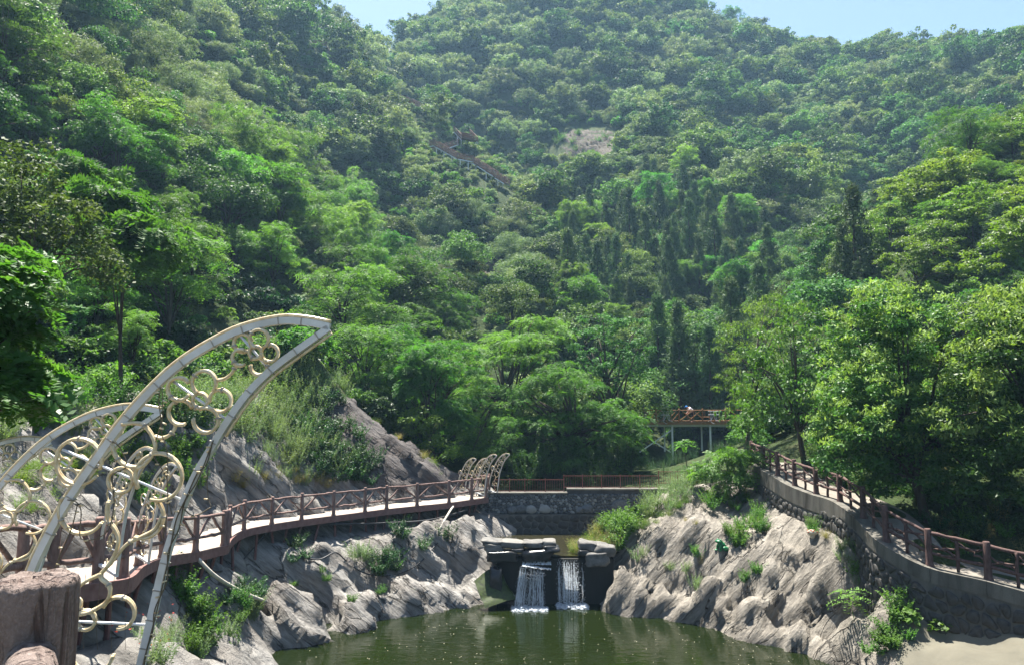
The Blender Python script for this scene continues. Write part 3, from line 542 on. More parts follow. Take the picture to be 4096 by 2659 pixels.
# hidden by nearer ground?
vis = np.ones(len(cand), bool)
for k in range(1, 40):
    f = k / 40; p = np.array((0, 0, CAMZ)) * (1 - f) + (base3 + np.array((0, 0, 5.0))) * f; vis &= (p[:, 2] > height(p[:, 0], p[:, 1]) - 0.5) | (f > 0.97)
pick = []
zn = fbm(np.column_stack([cand / 16, np.zeros(len(cand))]), 2, 77); zn2 = rng.random(len(cand))
ddk = pdist(cand[:, 0], cand[:, 1], DK); drb = pdist(cand[:, 0], cand[:, 1], RB)
for i in range(len(cand)):
    u, v, d = U[i], Vv[i], Dd[i]; x, y = cand[i]
    if not vis[i] or u < -60 or u > 1090 or v < -40 or v > 470: continue
    if ddk[i] < 8.2 or drb[i] < 6: continue
    ub, vb, _ = proj(base3[i])
    pj = [proj(base3[i] + np.array((0, 0, q))) for q in (0, 2, 4, 6)]
    if any(inpoly(a[0] + o_, a[1], b) for a in pj for o_ in (-4, 4) for b in BARE): continue
    if -4 < x < 16 and y < 72 and v > 330: continue                    # valley floor is planted by hand
    if x > 8 and y < 52 and u > 700 and v > 260: continue
    if inpoly(ub, vb, [(150, 430), (190, 335), (300, 312), (352, 345), (335, 430)]): continue
    if d < 69 and 615 < u < 760 and v > 350: continue
    right_near = u > 850 and d < 92 and x > 20
    if right_near: k = 'juniper' if (v > 215 and zn2[i] > 0.72) else ('locust' if zn2[i] > 0.88 else 'yellow')
    elif d < 62 and u < 430: k = 'locust' if zn[i] + 0.5 * (zn2[i] - 0.5) > -0.16 else ('broad' if zn2[i] < 0.6 else 'light')
    elif u < 480 and v > 105 + 0.35 * (u - 100) and u - 100 < 0.9 * v + 60: k = 'locust' if zn2[i] < 0.6 else ('light' if zn2[i] < 0.78 else 'broad')
    elif 560 < u < 770 and 185 < v < 330: k = 'cypress' if zn2[i] < 0.48 else ('broad' if zn2[i] < 0.8 else 'light')
    elif 440 < u < 560 and 290 < v: k = 'locust' if zn2[i] < 0.6 else 'broad'
    elif u < 540 and v < 300: k = 'grey' if zn[i] + 0.7 * (zn2[i] - 0.5) > -0.14 else ('broad' if zn2[i] < 0.72 else 'light')
    else: k = 'broad' if zn[i] + 0.8 * (zn2[i] - 0.5) > -0.22 else ('grey' if zn2[i] < 0.62 else 'light')
    sc = rng.uniform(0.55, 1.0) ** 0.8 * rng.choice([0.85, 1.05, 1.45]) * (1.0 if d < 90 else min(1.35, 1.0 + (d - 90) * 0.004))
    if k == 'cypress': sc *= 1.05
    if k == 'juniper': sc = rng.uniform(0.6, 0.85)
    if k == 'yellow': sc = rng.uniform(0.8, 1.25)
    ut, vt, _ = proj(base3[i] + np.array((0, 0, 5.4 * sc)))
    if vt < np.interp(ut, [0, 320, 335, 372, 388, 430, 690, 700, 745, 790, 850, 900, 960, 1024], [-60, -60, 0, 27, 14, -60, -60, 0, 15, 25, 27, 25, 31, 27]) - 3: continue
    pick.append((k, i, sc, d, u, v))
LAB = {'locust': ('locust_tree', 'feathery bright green locust tree on the left slope', 'locust trees on the slopes'), 'broad': ('broadleaf_tree', 'round dark green broadleaf tree on the wooded mountainside', 'dark broadleaf trees on the mountainside'),
       'grey': ('scrub_tree', 'low fluffy grey-green scrub tree on the hazy slope', 'grey-green scrub trees on the slopes'), 'light': ('sumac_tree', 'open light green tree with long divided leaves on the hillside', 'light green trees on the slopes'),
       'cypress': ('cypress_tree', 'dark conical cypress on the middle slope', 'cypresses on the middle slope'), 'juniper': ('juniper_tree', 'tall ragged dark evergreen on the right-hand slope', 'tall evergreens on the right-hand slope'), 'yellow': ('yellow_green_tree', 'low yellow-green spreading tree on the steep near right slope', 'yellow-green trees on the right slope')}
def place_words(u, v):
    if abs(u - 590) < 62 and abs(v - 145) < 48: return 'round the bare tan rock face'
    if 390 < u < 530 and 85 < v < 205: return 'beside the wooden mountain stairs'
    if v < 62 and u > 425: return 'on the high ridge under the sky'
    if u < 300: return 'on the slope above the crescent ornaments'
    if 560 < u < 770 and 185 < v: return 'among the cypresses'
    if u < 560: return 'on the spur below the wooden stairs' if v > 190 else 'on the slope below the mountain notch'
    return 'on the mountain flank above the yellow-green slope' if u > 770 else 'on the mountain flank above the cypresses'
rest = []
for kind in LAB:
    lst = sorted([p for p in pick if p[0] == kind], key=lambda p: p[3] / p[2])
    nm, lab, grp = LAB[kind]
    for q, (k, i, sc, d, u, v) in enumerate(lst):
        if q < 300:
            lod = k if d < 120 or k + '_far' not in T else k + '_far'
            plant_tree(nm, lod, int(rng.integers(0, 9)), base3[i] - (0, 0, 0.1), sc, rng.uniform(0, 6.28), (lab.split(' on the ')[0] + ' ' + place_words(u, v)) if kind in ('broad', 'grey', 'light', 'locust') else lab, (grp.split(' on the ')[0] + ' ' + place_words(u, v)) if kind in ('broad', 'grey', 'light', 'locust') else grp, parts=d < 75, sz=rng.uniform(0.85, 1.15))
        else: rest.append((k, base3[i], sc))
# everything past the 300 of a kind, and the undergrowth between the trees, as scattered stuff
def scatter(name, meshes, pts, scl, idx, label):
    colx = bpy.data.collections.new(name + '_sources')
    for j, me in enumerate(meshes):
        colx.objects.link(bpy.data.objects.new('%s_source_%02d' % (name, j), me))
    me = bpy.data.meshes.new(name); me.vertices.add(len(pts)); me.vertices.foreach_set('co', np.asarray(pts, np.float32).ravel())
    for nm_, typ, val in (('scl', 'FLOAT', scl), ('rz', 'FLOAT', rng.uniform(0, 6.28, len(pts))), ('idx', 'INT', idx)):
        a = me.attributes.new(nm_, typ, 'POINT'); a.data.foreach_set('value', np.asarray(val, np.int32 if typ == 'INT' else np.float32))
    o = bpy.data.objects.new(name, me); link(o)
    g = bpy.data.node_groups.new(name + '_scatter', 'GeometryNodeTree'); g.interface.new_socket('Geometry', in_out='INPUT', socket_type='NodeSocketGeometry'); g.interface.new_socket('Geometry', in_out='OUTPUT', socket_type='NodeSocketGeometry')
    N = g.nodes; gi, go = N.new('NodeGroupInput'), N.new('NodeGroupOutput'); ip = N.new('GeometryNodeInstanceOnPoints'); ci = N.new('GeometryNodeCollectionInfo')
    ci.inputs['Collection'].default_value = colx; ci.inputs['Separate Children'].default_value = True; ci.inputs['Reset Children'].default_value = True; ip.inputs['Pick Instance'].default_value = True
    def att(n_, ty): a = N.new('GeometryNodeInputNamedAttribute'); a.data_type = ty; a.inputs['Name'].default_value = n_; return a.outputs['Attribute']
    cx = N.new('ShaderNodeCombineXYZ'); er = N.new('FunctionNodeEulerToRotation'); L = g.links.new
    L(gi.outputs[0], ip.inputs['Points']); L(ci.outputs[0], ip.inputs['Instance']); L(att('idx', 'INT'), ip.inputs['Instance Index']); L(att('rz', 'FLOAT'), cx.inputs[2]); L(cx.outputs[0], er.inputs[0]); L(er.outputs[0], ip.inputs['Rotation']); L(att('scl', 'FLOAT'), ip.inputs['Scale']); L(ip.outputs[0], go.inputs[0])
    md = o.modifiers.new('scatter', 'NODES'); md.node_group = g
    return tag(o, label, kind='stuff')
if rest:
    ks = ['broad_far', 'grey_far', 'locust_far', 'light']; ms_ = [T[k][j % len(T[k])][0] for k in ks for j in range(3)]
    ii = [(['broad', 'grey', 'locust', 'light'].index(k) if k in ('broad', 'grey', 'locust', 'light') else 0) * 3 + int(rng.integers(0, 3)) for k, _, _ in rest]
    scatter('far_woodland', ms_, [b for _, b, _ in rest], [s for _, _, s in rest], ii, 'hazy mass of trees high on the far mountainside')
print('TREES', len(pick), 'rest', len(rest), {k: sum(p[0] == k for p in pick) for k in LAB})
# undergrowth
def bush(mat, L, W, n=26, per=60, up=0.45):
    c = crown_centers(n, 0.95, 0.75, 0.45, 0.3, -0.1, 0.35, int(rng.integers(99))); return leafmesh('bush', [cluster(c, rng.uniform(0.2, 0.42, n), per, L, W, 0.8, up)], [mat])
UB = [bush(M['broad'], 0.16, 0.10), bush(M['locust'], 0.17, 0.08), bush(M['grey'], 0.2, 0.05), bush(M['light'], 0.17, 0.09), bush(M['dark'], 0.15, 0.1)]
up_ = []; ui = []; us = []
for gy in np.arange(30, 235, 2.1):
    st = 2.1 if gy < 165 else 3.2
    if gy >= 165 and int(gy / 2.1) % 2: continue
    for gx in np.arange(-0.74 * gy - 3, 0.74 * gy + 3, st): up_.append((gx + rng.uniform(-.5, .5) * st, gy + rng.uniform(-1, 1)))
up_ = np.array(up_); h_ = height(up_[:, 0], up_[:, 1]); b3 = np.column_stack([up_, h_]); uu, vv, dd = proj(b3)
ok = ~((dd < 66) & (uu > 620) & (uu < 745) & (vv > 380)) & (pdist(up_[:, 0], up_[:, 1], DK) > 7.6) & (pdist(up_[:, 0], up_[:, 1], RB) > 4.5) & (uu > -40) & (uu < 1070) & (vv > -30) & (vv < 480) & ~((up_[:, 0] > -4.5) & (up_[:, 0] < 13) & (up_[:, 1] < 44)) & ~((up_[:, 1] < 40) & (up_[:, 0] > 0) & (up_[:, 0] < np.interp(up_[:, 1], RB[:, 1], RB[:, 0]) + 3))
ok &= np.array([not (inpoly(a, b, BARE[0]) or inpoly(a, b, BARE[1]) or inpoly(a, b, BARE[5])) for a, b in zip(uu, vv)])
for k in range(1, 30):
    f = k / 30; p = np.array((0, 0, CAMZ)) * (1 - f) + (b3 + np.array((0, 0, 2.5))) * f; ok &= (p[:, 2] > height(p[:, 0], p[:, 1]) - 0.5) | (f > 0.96)
b3 = b3[ok]; nz_ = fbm(np.column_stack([b3[:, :2] / 9, b3[:, 0] * 0]), 2, 5) + rng.normal(0, 0.25, len(b3))
ui = np.where(b3[:, 1] < 60, np.where(nz_ > 0.1, 1, np.where(nz_ > -0.2, 3, 4)), np.where(nz_ > 0.12, 0, np.where(nz_ > -0.12, 2, np.where(nz_ > -0.3, 3, 1))))
near_st = pdist(b3[:, 0], b3[:, 1], STAIRS) < 7
scatter('undergrowth', UB, b3, rng.uniform(0.7, 1.6, len(b3)) * np.where(near_st, 0.75, np.where(b3[:, 1] > 110, 1.5, 1.0)), ui, 'dense leafy undergrowth between the trees on the slopes')
print('UNDER', len(b3))

# ---------------------------------------------------------------- left walkway: deck, struts, log railing
def ribbon(mb, A, B, th, m=0):     # slab between two edge lines
    n = len(A); V = []
    for a, b in zip(A, B): V += [a, b, b - (0, 0, th), a - (0, 0, th)]
    F = []
    for i in range(n - 1):
        p, q = i * 4, i * 4 + 4
        F += [(p, q, q + 1, p + 1), (p + 1, q + 1, q + 2, p + 2), (p + 2, q + 2, q + 3, p + 3), (p + 3, q + 3, q, p)]
    F += [(0, 1, 2, 3), (n * 4 - 1, n * 4 - 2, n * 4 - 3, n * 4 - 4)]
    return mb.add(V, F, m)
dk = smooth_pts(DK[3:11], 5); dk2 = smooth_pts(DK[11:], 5); dn = smooth_pts(DK[:4], 3)
DKF = np.concatenate([dn[:-1], dk, dk2]); DKNn = side_normals(DKF)
walk = empty('cliff_walkway', DKF[len(DKF) // 2], 'pale concrete walkway with red-brown edge clinging to the rock above the pool', 'walkway')
def wpart(mb, name, mat, parent, **kw):
    o = mb.obj(name, mat, parent, **kw); o.matrix_parent_inverse = Matrix.Translation(-Vector(parent.location)) ; return o
def inv(o, parent): o.parent = parent; o.matrix_parent_inverse = Matrix.Translation(-Vector(parent.location)); return o
mb = MB(); ribbon(mb, DKF - DKNn * 0.06 , DKF + DKNn * 1.75, 0.16); wpart(mb, 'deck', M['deck'], walk)
mb = MB(); ribbon(mb, DKF - DKNn * 0.16 + (0, 0, 0.02), DKF - DKNn * 0.058 + (0, 0, 0.02), 0.27); wpart(mb, 'edge_beam', M['edge'], walk)
for k in range(4, len(DK) - 1):
    for f in (0.15, 0.7):
        if k in (5, 6, 7) and f > 0.5: continue
        a = DK[k] * (1 - f) + DK[k + 1] * f + DN[k] * 0.25 - (0, 0, 0.16); b = a + DN[k] * rng.uniform(0.1, 0.5) - (0, 0, 1)
        hz = float(height(b[0], b[1])[0]); ln = max(0.8, a[2] - hz + 0.3)
        b = a + DN[k] * rng.uniform(-0.15, 0.35) + unit(DK[k + 1] - DK[k]) * rng.uniform(-0.35, 0.1) - (0, 0, min(ln, 2.4))
        mb = MB(); mb.tube([a, b], 0.055, 7); wpart(mb, 'strut', M['strut'], walk)
# log railing: posts, top and bottom rail, a pair of braces in each bay
def wob(a, b, r, n=7, amp=0.02):
    t = np.linspace(0, 1, n)[:, None]; p = np.array(a) * (1 - t) + np.array(b) * t; p[1:-1] += rng.normal(0, amp, (n - 2, 3)) * (1, 1, 0.8); return p, r * (1 + 0.10 * rng.normal(0, 1, n))
def log_railing(name, bases, label, group, mat, h=1.1, pr=0.075, rr=0.042, tops=None, braces='v', skip=()):
    e = empty(name, bases[len(bases) // 2], label, 'railing', group)
    for i, b in enumerate(bases):
        b = np.array(b, float); mb = MB(); hh = h * rng.uniform(0.985, 1.03)
        mb.tube([b - (0, 0, 0.12), b + (0, 0, 0.02), b + (0, 0, 0.1), b + (0, 0, hh * 0.5), b + (0, 0, hh - 0.03), b + (0, 0, hh)], [pr * 1.5, pr * 1.4, pr * 1.08, pr, pr * 0.98, pr * 0.78], 10, jit=0.12)
        wpart(mb, 'post', mat, e, smooth=True)
    for i, (a, b) in enumerate(zip(bases[:-1], bases[1:])):
        a, b = np.array(a, float), np.array(b, float); up = np.array((0, 0, 1.0))
        if i in skip: continue
        for nm, z in (('top_rail', h * 0.9), ('bottom_rail', h * 0.36)):
            p, r = wob(a + up * z, b + up * z, rr, 7, 0.012); mb = MB(); mb.tube(p, r, 8, jit=0.15); wpart(mb, nm, mat, e, smooth=True)
        if braces == 'v':
            m = (a + b) / 2 + up * h * 0.88
            for q in (a, b):
                p, r = wob(q + up * h * 0.36 + (m - q) * (0.08, 0.08, 0), m + (q - m) * (0.06, 0.06, 0), rr * 0.9, 6, 0.008); mb = MB(); mb.tube(p, r, 7, jit=0.15); wpart(mb, 'brace', mat, e, smooth=True)
        else:                                                     # crooked branches and a thin middle post
            t = (a + b) / 2; mb = MB(); p, r = wob(t + up * 0.02, t + up * h * 0.9, rr * 0.9, 6, 0.012); mb.tube(p, r, 7); wpart(mb, 'baluster', mat, e, smooth=True)
            for (z0, z1, f0, f1) in ((0.82, 0.45, 0.03, 0.97), (0.5, 0.86, 0.03, 0.6), (0.42, 0.62, 0.5, 0.97)):
                p, r = wob(a + (b - a) * f0 + up * h * z0 * rng.uniform(.92, 1.06), a + (b - a) * f1 + up * h * z1 * rng.uniform(.92, 1.06), rr * 0.6, 8, 0.04); mb = MB(); mb.tube(p, r, 6); wpart(mb, 'branch', mat, e, smooth=True)
    return e
log_railing('log_railing', list(DK[3:12]), 'thick brown faux-log railing on the near stretch of the walkway', None, M['log'], pr=0.085, rr=0.05)
log_railing('log_railing', list(DK[11:] + np.array([[0.06, 0.12, 0]] + [[0, 0, 0]] * (len(DK) - 12))), 'long brown faux-log railing of the far walkway stretch with V braces', None, M['log'])
endp = [DK[-1], P(489, 494.2, 40.2), P(476.8, 494.5, 41.0), P(459.8, 493.5, 41.8), P(447.7, 490, 42.6)]
endp = [np.array((p[0], p[1], DK[-1][2])) for p in endp]
mb = MB(); A = np.array(endp); B = np.array([DK[-1] + (-0.9, 0.7, 0), P(481, 495, 40.0), P(472, 495, 39.4), P(455, 495, 39.6), P(440, 495, 40.2)]); B[:, 2] = DK[-1][2]
ribbon(mb, A - (0, 0, 0.003), B - (0, 0, 0.003), 0.2); wpart(mb, 'turning_platform', M['deck'], walk)
log_railing('log_railing', endp, 'brown faux-log railing rounding the turn at the walkway end', None, M['log'], braces='v')
# near post at the camera's own rail
np_ = P(39, 575, 1.68); np_[2] = 6.42
e = empty('rail_post', np_, 'rough weathered concrete log post with grooved bark and a rail joining it', 'post')
ptop = P(38, 577, 1.68)[2]
def gnarled(mb, zs, rs, n=40, amp=0.03, seed=5):
    V = []; a = np.arange(n) * 2 * math.pi / n
    for z, r in zip(zs, rs):
        q = np.stack([np.cos(a) * 2.2, np.sin(a) * 2.2, np.full(n, z * 1.4)], 1); g = -np.clip(np.abs(vnoise(q * np.array((1.7, 1.7, 0.6)), seed)) * -1 + 0.14, 0, 1) * 0.26; rr = r * (1 + g + amp * fbm(q * 1.6, 3, seed + 3))
        V += list(np.stack([np.cos(a) * rr, np.sin(a) * rr, np.full(n, z) + 0.010 * vnoise(q * 3, seed + 8) * (z > 0.9)], 1))
    k = len(zs); F = [(i * n + j, i * n + (j + 1) % n, (i + 1) * n + (j + 1) % n, (i + 1) * n + j) for i in range(k - 1) for j in range(n)] + [tuple((k - 1) * n + j for j in range(n))]
    return mb.add(V, F)
hh = ptop - 6.42; mb = MB(); zs = list(np.linspace(-0.1, hh - 0.022, 34)) + [hh - 0.012, hh - 0.004, hh, hh + 0.003, hh + 0.004]; rs = list(np.linspace(0.080, 0.083, 34)) + [0.082, 0.078, 0.069, 0.045, 0.015]
gnarled(mb, zs, rs); o = mb.obj('post', M['near_post'], e, smooth=True)
mb = MB(); ra = np.array((0.02, -0.04, hh - 0.165)); rb = np.array((0.42, -0.68, hh - 0.165)); tt = np.linspace(0, 1, 24)[:, None]; pts = ra * (1 - tt) + rb * tt; mb.tube(pts, 0.047 * (1 + 0.05 * rng.normal(0, 1, 24)), 20, jit=0.06); mb.obj('rail', M['near_post'], e, smooth=True)
mb = MB(); gnarled(mb, list(np.linspace(-0.1, hh - 0.24, 20)) + [hh - 0.23], list(np.linspace(0.07, 0.07, 20)) + [0.03]); mb.v = [(x + 0.41, y - 0.66, z) for x, y, z in mb.v]; mb.obj('support_post', M['near_post'], e, smooth=True)
mb = MB(); A = np.array([(-1.6, 1.95, 6.42), (1.8, 1.6, 6.42)]); B = np.array([(-1.6, -2.2, 6.42), (1.8, -2.2, 6.42)]); ribbon(mb, A, B, 0.2); o = mb.obj('bridge_deck', M['deck']); tag(o, 'concrete viewing deck that carries the weathered log post', kind='structure')
for zx in (-1.4, 1.6):
    mb = MB(); gz_ = float(height(zx, 0.4)[0]); mb.box((zx, 0.4, (6.2 + gz_ - 0.3) / 2), (0.3, 0.3, 6.24 - gz_ + 0.3)); o = mb.obj('bridge_pier', M['mortar']); tag(o, 'concrete pier under the viewing deck', kind='structure')

# ---------------------------------------------------------------- crescent light ornaments
Z1 = lambda x, y: (x / 4.237, 300 + y / 4.237)
OUT = [(10, 1590), (60, 1380), (135, 1150), (200, 1010), (290, 850), (400, 690), (530, 510), (665, 360), (780, 260), (910, 180), (1030, 125), (1185, 88), (1300, 93), (1397, 112)]
INN = [(565, 1680), (600, 1530), (650, 1310), (690, 1140), (720, 1030), (770, 880), (830, 740), (900, 620), (970, 505), (1050, 395), (1150, 295), (1270, 205), (1393, 118)]
AD = 4.6
def a2(x, y):                       # tracing point -> metres in the ornament's own plane (x right, z up)
    p = P(*Z1(x, y), AD); return np.array((p[0] + 2.75, 0, p[2] - 6.12))
def arc(cx, cy, r, a0, a1, n=18): return [(cx + r * math.cos(R(a)), cy + r * math.sin(R(a))) for a in np.linspace(a0, a1, n)]
def ring(cx, cy, r): return arc(cx, cy, r, 0, 360, 25)
ROPES = [ring(1085, 222, 26), arc(1030, 182, 38, 60, 350), arc(1103, 166, 40, 110, 420), arc(1146, 225, 36, 150, 480), arc(1098, 280, 36, -110, 190), arc(1024, 244, 34, 60, 300),
         [(1020, 275), (1000, 283), (985, 310), (955, 332), (925, 338)], ring(848, 425, 32), arc(765, 376, 48, 30, 330), arc(868, 350, 51, 120, 400), arc(934, 425, 47, 170, 480), arc(878, 508, 53, -120, 190), arc(770, 475, 52, -20, -290),
         [(748, 522), (735, 555), (710, 575), (680, 583), (655, 575)], [(525, 525), (560, 520), (610, 525), (645, 560), (665, 610), (655, 655), (625, 690), (590, 712)], ring(515, 762, 52), arc(335, 682, 97, 20, -320, 26), arc(680, 746, 99, 150, 470, 26), arc(352, 890, 97, 220, 30, 22), arc(602, 915, 92, -60, 110, 18), arc(580, 610, 95, 180, 60, 10),
         [(465, 850), (458, 880), (465, 930), (490, 965), (505, 1005), (500, 1050), (470, 1110), (430, 1155)], [(690, 900), (660, 965), (600, 1000), (540, 1030), (490, 1090), (430, 1155), (370, 1185), (335, 1215), (320, 1260)],
         [(432, 1150), (440, 1175), (468, 1200), (476, 1235), (455, 1275), (400, 1310), (350, 1325)], ring(368, 1352, 40), arc(505, 1322, 67, 200, 455, 22), arc(398, 1480, 92, -190, -350, 20), arc(322, 1285, 26, -60, 200, 12)]
BARS = [((1010, 140), (1140, 290)), ((725, 335), (955, 500)), ((265, 630), (775, 845)), ((250, 1355), (622, 1372))]
TIES_O = [(1280, 90), (1183, 88), (1030, 126), (905, 182), (775, 265), (668, 358), (545, 492), (470, 590), (395, 700), (305, 835), (215, 985)]
TIES_I = [(1345, 150), (1255, 218), (1150, 298), (1060, 388), (985, 490), (905, 600), (840, 720), (775, 870), (735, 985), (700, 1110), (670, 1225), (640, 1350), (615, 1470)]
AM = {}
def arch_meshes():
    out = []
    o3 = np.array([a2(*p) for p in OUT]); i3 = np.array([a2(*p) for p in INN]); o3 = smooth_pts(o3, 4); i3 = smooth_pts(i3, 4); s = 0.021
    def sq(pts, w_):
        mb = MB(); t = np.gradient(pts, axis=0); t = unit(t); nrm = np.stack([-t[:, 2], t[:, 1] * 0, t[:, 0]], 1); V = []
        for p, n_ in zip(pts, nrm): V += [p + n_ * w_ - (0, w_, 0), p + n_ * w_ + (0, w_, 0), p - n_ * w_ + (0, w_, 0), p - n_ * w_ - (0, w_, 0)]
        k = len(pts); F = [(4 * i + j, 4 * i + (j + 1) % 4, 4 * i + 4 + (j + 1) % 4, 4 * i + 4 + j) for i in range(k - 1) for j in range(4)] + [(0, 1, 2, 3), (4 * k - 1, 4 * k - 2, 4 * k - 3, 4 * k - 4)]
        return mb.add(V, F), nrm
    mbo, no = sq(o3, s); mbi, ni = sq(i3, s)
    out.append(('outer_beam', mbo.mesh('outer_beam', M['steel_rust']))); out.append(('inner_beam', mbi.mesh('inner_beam', M['steel_rust'])))
    mb = MB(); mb.bar(o3[0] - (0.02, 0, 0), i3[0] + (0.02, 0, 0), 0.05, 0.05); out.append(('base_bar', mb.mesh('base_bar', M['steel'])))
    mb = MB(); mb.tube(o3[8:] + no[8:] * (s + 0.012) * np.sign(no[8:, 2:3]), 0.012, 7); out.append(('edge_rope_light', mb.mesh('edge_rope_light', M['rope'], True)))
    mb = MB(); g = i3[30:] - ni[30:] * np.sign(ni[30:, 2:3]) * (s + 0.018); mb.tube(g, 0.010, 6); out.append(('edge_rope_light', mb.mesh('edge_rope_light', M['rope'], True)))
    for a, b in BARS:
        mb = MB(); mb.tube([a2(*a), a2(*b)], 0.0085, 7); out.append(('cross_bar', mb.mesh('cross_bar', M['steel'], True)))
    for k, r in enumerate(ROPES):
        p = np.array([a2(*q) for q in r]); p[:, 1] = -0.018 + 0.012 * math.sin(k * 2.1)
        if len(p) < 10: p = smooth_pts(p, 4)
        p2 = p + (0, 0.016, 0.006); mb = MB(); mb.tube(p, 0.0105, 8); mb.tube(p2, 0.0085, 6); out.append(('rope_light', mb.mesh('rope_light', M['rope'], True)))
        m = p[len(p) // 3]; tn = unit(p[len(p) // 3 + 1] - p[len(p) // 3 - 1]); mb = MB(); mb.tube([m - tn * 0.006 + (0, .006, 0), m + tn * 0.006 + (0, .006, 0)], 0.019, 8); out.append(('cable_tie', mb.mesh('cable_tie', M['clip'], True)))
    for lst, line in ((TIES_O, o3), (TIES_I, i3)):
        for q in lst:
            c = a2(*q); k = int(np.argmin(((line - c) ** 2).sum(1))); k = min(max(k, 1), len(line) - 2); tn = unit(line[k + 1] - line[k - 1]); mb = MB(); mb.bar(c - tn * 0.004, c + tn * 0.004, 0.049, 0.049, up=(0, 1, 0)); out.append(('beam_clip', mb.mesh('beam_clip', M['clip'])))
    return out, o3, i3
AMS, AO3, AI3 = arch_meshes()
def arch(loc, scale, rz, label, detail=True, lean=0.0, mirror=False):
    e = empty('crescent_ornament', loc, label, 'light ornament', 'crescent light ornaments along the walkway'); e.rotation_euler = (0, lean, rz); e.scale = (scale,) * 3
    for nm, me in AMS:
        if not detail and nm in ('beam_clip', 'cable_tie'): continue
        o = bpy.data.objects.new(nm, me); link(o, e)
    return e
a1 = arch((-2.75, AD, 6.12), 1.0, 0, 'tall pale crescent light ornament with cream flower tubes in front of the weathered log post')
# wires and small lamps hanging on the near ornament
def wire(pts, r, mat='wire', nm='light_string', parent=None, lamps=0):
    p = smooth_pts([a2(*q) + (0, -0.03 + rng.normal(0, 0.006), 0) for q in pts], 6); mb = MB(); mb.tube(p, r, 5); o = mb.obj(nm, M[mat], parent, smooth=True)
    for k in range(lamps):
        c = p[int((k + 0.5) / lamps * (len(p) - 1))]; d = unit(np.array((rng.choice([-1, 1]) * 1.0, rng.normal(0, .3), rng.normal(0.0, 0.25)))); mb = MB(); mb.tube([c, c + d * 0.028], 0.0052, 6); mb.obj('small_lamp', M['rope'], o, smooth=True)
    return o
wire([(905, 600), (885, 690), (845, 730), (800, 830), (760, 920), (735, 1020), (715, 1120), (690, 1230), (672, 1330), (650, 1420), (620, 1530), (600, 1640)], 0.0045, parent=a1, lamps=13)
wire([(915, 590), (890, 650), (850, 760), (790, 850), (770, 960), (722, 1060), (718, 1180), (665, 1300), (660, 1390), (630, 1480), (612, 1600)], 0.004, parent=a1, lamps=9)
wire([(690, 370), (682, 430), (690, 520), (660, 640), (690, 700), (715, 760), (720, 900), (700, 1000)], 0.0035, parent=a1, lamps=8)
wire([(695, 375), (700, 470), (697, 560), (720, 640), (718, 800), (740, 900)], 0.003, parent=a1, lamps=5)
wire([(480, 590), (520, 620), (545, 700), (490, 740), (495, 850), (475, 960), (430, 1000), (380, 1010), (355, 990), (352, 890), (335, 850), (300, 840)], 0.0035, parent=a1, lamps=4)
wire([(340, 860), (315, 960), (270, 1060), (235, 1160)], 0.0035, parent=a1, lamps=4)
wire([(890, 700), (885, 760), (890, 830), (905, 870)], 0.003, parent=a1, lamps=2)
wire([(790, 880), (820, 905), (850, 903), (900, 873)], 0.004, parent=a1, lamps=1)
for x0 in (500, 440, 375, 560): wire([(x0, 1150), (x0 - 12, 1260), (x0 - 20, 1380), (x0 - 14, 1470)], 0.0012, parent=a1, lamps=0)
TIP = np.array(AO3[-1])
def arch_at_tip(u, v, d, scale, rz, label, detail=True):
    tip = P(u, v, d); c, s = math.cos(rz), math.sin(rz); off = np.array((TIP[0] * c - TIP[1] * s, TIP[0] * s + TIP[1] * c, TIP[2])) * scale
    return arch(tip - off, scale, rz, label, detail)
arch_at_tip(160.5, 411, 6.8, 1.0, R(8), 'crescent light ornament just behind the tallest one, its tip crossing behind the tall beam')
arch_at_tip(51, 441, 9.3, 1.0, R(22), 'stained crescent light ornament at the far left beside the rock slope')
def arch_at_base(u, v, d, scale, rz, label):
    return arch(P(u, v, d), scale, rz, label, False)
arch_at_base(103, 584, 12.75, 0.92, R(-38), 'crescent light ornament standing on the walkway edge beside the thick log railing')
arch_at_base(138, 569.5, 16.2, 0.92, R(-40), 'crescent light ornament on the walkway edge where the thick railing curves away')
for (u, v, d, rz, lab) in ((459, 500, 40.6, -50, 'small far crescent ornament next to the rock corner, innermost of four'), (471, 500.5, 40.3, -52, 'small far crescent ornament with few tubes, second from the rock corner'),
                           (478.5, 498.2, 38.85, -50, 'small far crescent ornament full of cream rings on the walkway end'), (491.5, 496.0, 39.95, -50, 'small far crescent ornament outermost at the walkway end above the stone wall')):
    arch_at_base(u, v, d, 0.93, R(rz), lab)

